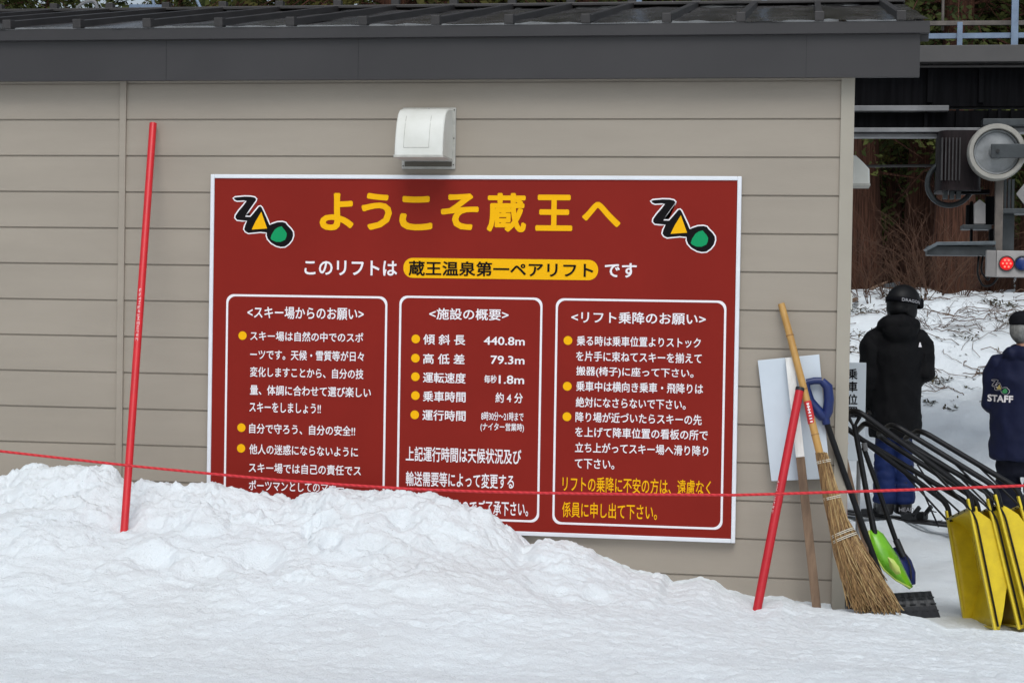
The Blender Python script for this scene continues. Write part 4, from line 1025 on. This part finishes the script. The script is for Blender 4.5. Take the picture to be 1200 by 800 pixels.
# skis under the boots
for s, lab in ((-1, 'black ski under the far boot of the person in black'), (1, 'black ski with its tail to the right under the near boot')):
    r = empty('ski', sk.matrix_world @ Vector((0, 0, 0)), lab, 'ski', 'skis of the person in black')
    r.location = (P0.x, 5.0, sk.location.z); r.rotation_euler = (0, 0, RZ1+.62)
    x = s*.070; b = MB(); v = []; prof = [(-.66, .030, .03), (-.62, .048, .004), (-.3, .038, 0), (0, .035, .0), (.4, .038, 0), (.75, .052, .004), (.86, .045, .04), (.93, .02, .09)]
    for y, w_, z in prof: v += [(x-w_, y, z-.022), (x+w_, y, z-.022), (x+w_, y, z-.008), (x-w_, y, z-.008)]
    f = [(i*4+j, i*4+(j+1) % 4, i*4+4+(j+1) % 4, i*4+4+j) for i in range(len(prof)-1) for j in range(4)]+[(3, 2, 1, 0), tuple(len(v)-4+j for j in range(4))]
    b.add(v, f); b.build('ski_body', M['boot'], r, bevel=.002)
    b = MB(); b.box((x, -.20, .02), (.055, .10, .05)); b.bar((x, -.24, .03), (x, -.30, .10), .03, .02, (1, 0, 0)); b.box((x, .19, .015), (.06, .08, .045))
    for q in (-1, 1): b.tube([(x+q*.045, -.16, .03), (x+q*.055, -.26, .055), (x+q*.06, -.30, .05)], .005, 6)
    bn = b.build('binding', M['blackplastic'], r, bevel=.003)
# ski pole planted beside the skier
b = MB(); p0, p1 = at(1062, 528, 4.6), at(1106, 640, 4.6); z = gz(p1.x, 4.6)
for dx in (0, .12):
    q0 = at(1068, 545, 4.7)+Vector((dx*.4, dx, 0)); q1 = at(1100, 617, 4.55)+Vector((dx*1.2, dx, 0)); b = MB(); b.tube([q0, q1], .0065, 8)
    k = q0.lerp(q1, .93); d = (q1-q0).normalized(); u = d.cross(Vector((0, 0, 1))).normalized(); w_ = d.cross(u)
    r = empty('ski_pole', q1, 'thin black ski pole ' + ('with its basket near the yellow scoop' if dx == 0 else 'just behind another pole, beside the yellow scoop'), 'ski pole', 'ski poles held by the person in black')
    keep(b.build('shaft', M['blacktube'], smooth=True), r)
    b = MB()
    for t in range(6): a = t*PI/3; b.bar(k, k+(u*math.cos(a)+w_*math.sin(a))*.045, .008, .004, d)
    keep(b.build('basket', M['blackplastic']), r)

# --- staff member
P1 = at(1196, 640, 3.7); RZ2 = -.22
sf = empty('person', (P1.x, 3.7, gz(P1.x, 3.7)-.01), 'grey-haired person in navy staff jacket, dark trousers and black cap at the right', 'person', None, RZ2)
sf.scale = (.95, .95, .935)
AR = {-1: ((-.205, .01, 1.28), (-.225, .03, 1.05), (-.15, .20, .95), (.5, .8, -.2), (1, -.3, 0)), 1: ((.205, 0, 1.28), (.235, .02, 1.05), (.17, .22, .95), (-.5, .8, 0), (-1, -.3, 0))}
person(sf, AR, -.75)
b = MB()
b.rings([(0, .0, .66, .232, .165), (0, 0, .72, .232, .170), (0, 0, .90, .222, .165), (0, 0, 1.08, .220, .165), (0, -.01, 1.24, .222, .155), (0, -.015, 1.36, .185, .13), (0, -.012, 1.42, .12, .11), (0, -.005, 1.48, .085, .088)], 32)
for s in (-1, 1):
    sh, el, wr, _, _ = AR[s]
    b.tube([(s*.10, 0, 1.34), (s*.18, -.005, 1.335), tuple(sh), tuple(el), tuple(Vector(el).lerp(Vector(wr), .55)), tuple(Vector(el).lerp(Vector(wr), .97))], [.076, .078, .074, .068, .062, .052], 16)
b.tube([(-.12, -.05, 1.42), (-.08, -.11, 1.425), (0, -.125, 1.425), (.08, -.11, 1.425), (.12, -.05, 1.42)], [.036, .040, .042, .040, .036], 12)
me = voxel(b, .013, 3, folds(.012, 7, 1, .7, 21)); jk = meshobj('jacket', me, M['jacket_navy'], sf)
jt = BVHTree.FromPolygons([v.co.copy() for v in me.vertices], [tuple(p.vertices) for p in me.polygons])
v, f = glyphs('STAFF', 0); lo, hi = v.min(0), v.max(0); W_, H_ = .185, .046
for i in range(1):
    pass
b_v, b_f = [], []
for i in range(5):
    a = 2*PI*i/5; o = len(b_v)
    b_v += [(-.150+W_*((q[0]-lo[0])/(hi[0]-lo[0])-.5)+.0028*math.cos(a), 1.075+H_*(q[1]-lo[1])/(hi[1]-lo[1])+.0028*math.sin(a)) for q in v]; b_f += [tuple(j+o for j in q) for q in f]
mark('back_lettering', b_v, b_f, jt, M['ink_white'], jk, .004)
LG = lambda x, y: (-.148+(x-440)/720*.135, 1.180-(y-400)/600*.105)
pl_y = mat('print_yellow', (.62, .50, .16), .6); pl_g = mat('print_green', (.05, .30, .10), .6)
for poly, m_, of in ((offs(EB, 15), M['ink_white'], .004), (EB, M['jacket_navy'], .0055), (offs(ET, 8), pl_y, .007), (offs(EG, 8), pl_g, .007)):
    pp = [LG(*q) for q in poly]; mark('back_emblem', pp, [tuple(range(len(pp)))], jt, m_, jk, of)
b = MB(); b.rings([(0, 0, .55, .15, .12), (0, 0, .80, .165, .125), (0, 0, .95, .155, .115)], 24)
for s in (-1, 1): b.tube([(s*.08, 0, .80), (s*.09, .01, .62), (s*.095, .015, .46), (s*.097, .0, .28), (s*.098, -.01, .10), (s*.098, -.01, .05)], [.096, .088, .080, .076, .074, .074], 18)
meshobj('trousers', voxel(b, .014, 3, folds(.012, 8, .7, 1.4, 31)), M['pants_dark'], sf)
for s in (-1, 1):
    b = MB(); x = s*.098; b.rings([(x, -.02, .0, .05, .06), (x, -.02, .12, .052, .062), (x, -.02, .2, .055, .062)], 16); b.ell((x, .07, .045), (.05, .125, .05), 14, 8)
    meshobj('snow_boot', voxel(b, .010, 2), M['boot'], sf)
HA = -.75
b = MB(); b.ell((0, -.006, 1.600), (.093, .108, .118), 26, 16); b.v = [(x, y, z) for x, y, z in b.v]
bm_ = [(x, y if y < .045 else .045, min(z, 1.66)) for x, y, z in b.v]; b.v = bm_
rotz(b, HA); meshobj('hair', voxel(b, .009, 2, folds(.004, 30, 1, .3, 5)), M['hair'], sf)
b = MB(); b.rings([(0, .004, 1.628, .104, .124), (0, .004, 1.66, .105, .124), (0, .004, 1.695, .098, .115), (0, .006, 1.72, .075, .088), (0, .008, 1.732, .035, .04)], 32); rotz(b, HA)
cp_ = meshobj('cap', voxel(b, .008, 3), M['cap'], sf)
b = MB(); n = 14; v = []
for r_, dz in ((.0, 0), (.075, -.012)):
    for j in range(n+1):
        t = PI*.14+PI*.72*j/n; v.append(((.104+r_*.35)*math.cos(t), .004+(.122+r_)*math.sin(t), 1.632+dz))
b.add(v, [(j, j+1, n+2+j, n+1+j) for j in range(n)]); rotz(b, HA); br_ = b.build('brim', M['cap'], cp_, smooth=True)
so = br_.modifiers.new('thickness', 'SOLIDIFY'); so.thickness = .004

# ------------------------------------------------------------------ trees
def tree_parts(seed, H, r0, zc, spread, leafmat, nb):
    rs = random.Random(seed); b = MB(); pts = []; x = y = 0
    for k in range(16):
        t = k/15; x += rs.uniform(-.03, .03); y += rs.uniform(-.03, .03); pts.append((x*t, y*t, -.4+(H+.4)*t))
    rad = [r0*(1.35 if k == 0 else (1.12 if k == 1 else 1-.93*(k/15)))*(1+rs.uniform(-.04, .04)) for k in range(16)]
    b.tube(pts, rad, 16); tv, tf = b.v, b.f
    tv = [(vx*(1+.10*math.sin(9*math.atan2(vy, vx)+vz*.4)), vy*(1+.10*math.sin(9*math.atan2(vy, vx)+vz*.4)), vz) for vx, vy, vz in tv]
    b = MB(); b.add(tv, tf)
    for k in range(16):                            # dead lower limbs
        z = rs.uniform(1.5, zc+3); a = rs.uniform(0, 2*PI); L = rs.uniform(.5, 1.6); dx, dy = math.cos(a), math.sin(a)
        b.tube([(dx*r0*.6, dy*r0*.6, z), (dx*L*.5, dy*L*.5, z-.05*L), (dx*L, dy*L, z-.3*L)], [.022, .014, .004], 5, cap=False)
    lv = []; lf = []
    for k in range(nb):
        u = rs.random(); z = zc+(H-zc)*u**1.15; a = rs.uniform(0, 2*PI); L = (spread*(1-.85*(z-zc)/(H-zc))+.35)*rs.uniform(.6, 1.1); dx, dy = math.cos(a), math.sin(a)
        e0 = Vector((0, 0, z)); drop = rs.uniform(.15, .55)
        q = [e0, e0+Vector((dx*L*.5, dy*L*.5, L*.08)), e0+Vector((dx*L, dy*L, -L*drop))]
        b.tube([e0.lerp(q[1], .12), q[1], q[2]], [.02, .012, .004], 4, cap=False)
        m_ = int(36+54*L/spread)
        for i in range(m_):
            t = .2+.8*rs.random()**.8; c = e0*(1-t)**2+q[1]*2*t*(1-t)+q[2]*t*t if False else (e0.lerp(q[1], t*2) if t < .5 else q[1].lerp(q[2], t*2-1))
            s_ = rs.uniform(.07, .16); sp_a = a+rs.uniform(-1.2, 1.2)
            d = Vector((math.cos(sp_a), math.sin(sp_a), rs.uniform(-1.1, .1))).normalized(); w_ = d.cross(Vector((rs.uniform(-1, 1), rs.uniform(-1, 1), rs.uniform(-.3, 1)))).normalized()*s_*rs.uniform(.16, .28)
            c = c+Vector((rs.uniform(-.13, .13), rs.uniform(-.13, .13), rs.uniform(-.18, .06))); n = len(lv)
            lv += [c-w_*.3, c+d*s_*.45-w_, c+d*s_, c+d*s_*.45+w_]; lf.append((n, n+1, n+2, n+3))
    tm = bpy.data.meshes.new('trunk'); tm.from_pydata(b.v, [], b.f); tm.shade_smooth(); tm.materials.append(M['bark'])
    cm = bpy.data.meshes.new('crown'); cm.from_pydata([tuple(p) for p in lv], [], lf); cm.materials.append(leafmat)
    return tm, cm
PROT = [tree_parts(1, 15, .25, 2.2, 2.2, M['leafA'], 250), tree_parts(2, 17, .24, 2.5, 2.4, M['leafB'], 270), tree_parts(3, 14, .22, 1.2, 1.9, M['leafA'], 260)]
def cedar(x, y, k, sc, rz, label, group, wide=1.0):
    r = empty('cedar_tree', (x, y, gz(x, y)), label, 'tree', group, rz); r.scale = (sc*wide, sc*wide, sc)
    for nm, me in zip(('trunk', 'crown'), PROT[k]):
        o = bpy.data.objects.new(nm, me); COL.objects.link(o); o.parent = r
    return r
G = 'cedars of the forest behind the lift'
NEAR = [(1008, 16.5, 0, 1.0, .95, 'thick reddish cedar trunk just right of the hut corner'), (1076, 18.6, 1, 1.0, .85, 'dark cedar trunk left of the hose loop under the station'),
        (1117, 15.6, 0, 1.05, .98, 'reddish cedar trunk directly below the motor housing'), (1163, 18.0, 1, 1.0, .95, 'dark cedar trunk behind the signal light box'),
        (1216, 16.5, 0, 1.0, .95, 'cedar trunk right of the signal light at the photo edge'),
        (336, 20.0, 2, 1.15, .9, 'slim reddish cedar trunk above the roof left of the bright sky gap'), (457, 19.0, 1, 1.1, 1.15, 'broad reddish cedar trunk above the roof right of the bright sky gap'),
        (686, 21, 0, 1, .8, 'dark cedar rising over the middle of the roof'), (915, 19, 1, 1, .9, 'cedar trunk above the roof near its right end')]
for x, Y, k, sc, wd, lab in NEAR:
    cedar(at(x, 350, Y).x, Y, k, sc, random.uniform(0, 6), lab, G, wd)
for px, Y in ((1046, 20.5), (1056, 22), (1093, 21), (1140, 22.5)): cedar(at(px, 300, Y).x, Y, 2, .8, px, 'young bushy cedar filling the gap between the thick trunks', 'young cedars between the trunks', .8)
rs = random.Random(19)
for i in range(52):
    Y = rs.choice((23, 26, 29, 33, 37))+rs.uniform(-1.2, 1.2); px = rs.uniform(-250, 1500) if i < 44 else rs.uniform(1000, 1260)
    if 5 < px < 30 or 345 < px < 362 or 412 < px < 436: px += 45
    cedar(at(px, 300, Y).x, Y, rs.randrange(3), rs.uniform(.9, 1.2), rs.uniform(0, 6), 'tall dark cedar deep in the dense forest behind the lift', 'tall cedars deep in the forest', rs.uniform(.8, 1.1))
# far wood that closes the view: foliage mass
n = 26000; c = np.stack([rng.uniform(-34, 34, n), rng.uniform(44, 56, n), np.zeros(n)], 1); c[:, 2] = 2+14*rng.random(n)**1.2
th = rng.uniform(0, 2*PI, (n, 3)); A_ = np.stack([np.cos(th[:, 0]), np.sin(th[:, 0]), -.8+.6*rng.random(n)], 1)*.34; B_ = np.stack([np.cos(th[:, 1]), np.sin(th[:, 1]), rng.uniform(-.6, .6, n)], 1)*.12
V = np.stack([c-B_*.3, c+A_*.5-B_, c+A_, c+A_*.5+B_], 1).reshape(-1, 3)
me = bpy.data.meshes.new('far_wood'); me.from_pydata(V.tolist(), [], np.arange(4*n).reshape(n, 4).tolist()); me.materials.append(M['leafA'])
o = bpy.data.objects.new('far_wood', me); COL.objects.link(o); tag(o, kind='stuff')

# ------------------------------------------------------------------ bare shrubs, fallen twigs, litter on the slope
def shrub_mesh(seed, n, H, spread):
    rs = random.Random(seed); b = MB()
    def grow(p, d, L, r, lev):
        pts = [p]; k = 5
        for i in range(k):
            d = (d+Vector((rs.uniform(-.32, .32), rs.uniform(-.32, .32), rs.uniform(-.22, .18)))).normalized(); pts.append(pts[-1]+d*L/k)
        b.tube(pts, [r*(1-.6*i/k) for i in range(k+1)], 5, cap=False)
        if lev < 2:
            for _ in range(rs.randint(2, 4)):
                i = rs.randint(1, k); grow(pts[i], (d+Vector((rs.uniform(-1, 1), rs.uniform(-1, 1), rs.uniform(-.2, .8)))).normalized(), L*rs.uniform(.35, .6), r*.55, lev+1)
    for _ in range(n):
        a = rs.uniform(0, 2*PI); s = rs.uniform(.2, 1)*spread
        grow(Vector((math.cos(a)*.1, math.sin(a)*.1, -.05)), Vector((math.cos(a)*s, math.sin(a)*s, 1)).normalized(), H*rs.uniform(.6, 1.1), .0065, 0)
    me = bpy.data.meshes.new('shrub'); me.from_pydata(b.v, [], b.f); me.materials.append(M['twig']); return me
SM = [shrub_mesh(s, n, H, w_) for s, n, H, w_ in ((1, 15, 1.15, .9), (2, 12, .9, 1.3), (3, 16, 1.35, .6))]
rs = random.Random(4)
for i, (x, y) in enumerate(((1042, 348), (1060, 340), (1078, 352), (1094, 343), (1110, 338), (1126, 346), (1142, 336), (1160, 341), (1178, 334), (1200, 338), (1052, 330), (1098, 326), (1150, 326), (1016, 352), (1070, 325))):
    p = hit(x, y, 8); o = bpy.data.objects.new('bare_shrub', SM[i % 3]); COL.objects.link(o); o.location = p; o.rotation_euler = (0, 0, rs.uniform(0, 6)); s = rs.uniform(.6, 1.05); o.scale = (s, s, s)
    tag(o, 'leafless brown shrub in the tangle at the foot of the cedars', 'shrub', 'bare shrubs at the forest edge')
for (x, y, k, s, lab) in ((1096, 386, 1, .62, 'low tangle of bare reddish twigs just right of the ski helmet'), (1158, 388, 1, .5, 'low bare reddish shrub on the snow slope left of the black cap')):
    p = hit(x, y, 5); o = bpy.data.objects.new('bare_shrub', SM[k]); COL.objects.link(o); o.location = p; o.scale = (s*1.3, s, s*.55); o.rotation_euler = (0, 0, x); tag(o, lab, 'shrub')
b = MB()
for i in range(210):
    y = 338+130*rs.random()**3.0; x = rs.uniform(1000, 1290); p = hit(x, y, 4); a = rs.uniform(0, 2*PI); L = rs.uniform(.15, .9); r = rs.uniform(.002, .0055); pts = []; q = p.copy(); da = rs.uniform(-.4, .4)
    for k in range(8):
        q = q+Vector((math.cos(a), math.sin(a), 0))*L/8; a += da+rs.uniform(-.18, .18); z = gz(q.x, q.y); pts.append((q.x, q.y, z+r*1.2+abs(math.sin(k*1.3))*.05*L))
    b.tube(pts, r, 5, cap=False)
tag(b.build('fallen_twigs', M['twig_pale']), kind='stuff')
b = MB()
def scrap(p, R_, n, s):
    for _ in range(n):
        a = rs.uniform(0, 2*PI); q = p+Vector((math.cos(a), math.sin(a)*.8, 0))*R_*math.sqrt(rs.random()); z = gz(q.x, q.y)+rs.uniform(.005, .07*min(1, R_*3))
        d = Vector((rs.uniform(-1, 1), rs.uniform(-1, 1), rs.uniform(-.3, .5))).normalized()*s*rs.uniform(.5, 1.3); w_ = d.cross(Vector((0, .3, 1))).normalized()*s*.3
        c = Vector((q.x, q.y, z)); b.add([c-d, c-w_, c+d, c+w_], [(0, 1, 2, 3)])
for x, y, R_, n in ((1000, 366, .30, 160), (1172, 358, .22, 90), (1100, 447, .14, 60), (1003, 410, .16, 40), (1090, 473, .08, 20), (1113, 479, .07, 18), (1135, 455, .06, 10), (1060, 352, .3, 60), (1150, 437, .05, 14), (1020, 395, .2, 30), (1180, 375, .2, 40), (1128, 395, .2, 50), (1007, 400, .25, 30)): scrap(hit(x, y, 4), R_, n, .035)
for i in range(120):
    scrap(hit(rs.uniform(1000, 1250), 342+130*rs.random()**1.8, 4), .05, 2, rs.uniform(.012, .035))
tag(b.build('leaf_litter', M['litter']), kind='stuff')
b = MB(); b.tube([hit(1000, 362, 8)+Vector((0, 0, .1)), at(1012, 347, 14.8), at(1024, 337, 14.9), at(1040, 330, 15)], [.028, .026, .022, .012], 8); tag(b.build('fallen_branch', mat('pale_branch', (.16, .10, .065), .85, var=.3, vscale=8), smooth=True), 'thick pale brown branch lying slantwise against the thick cedar trunk', 'branch')
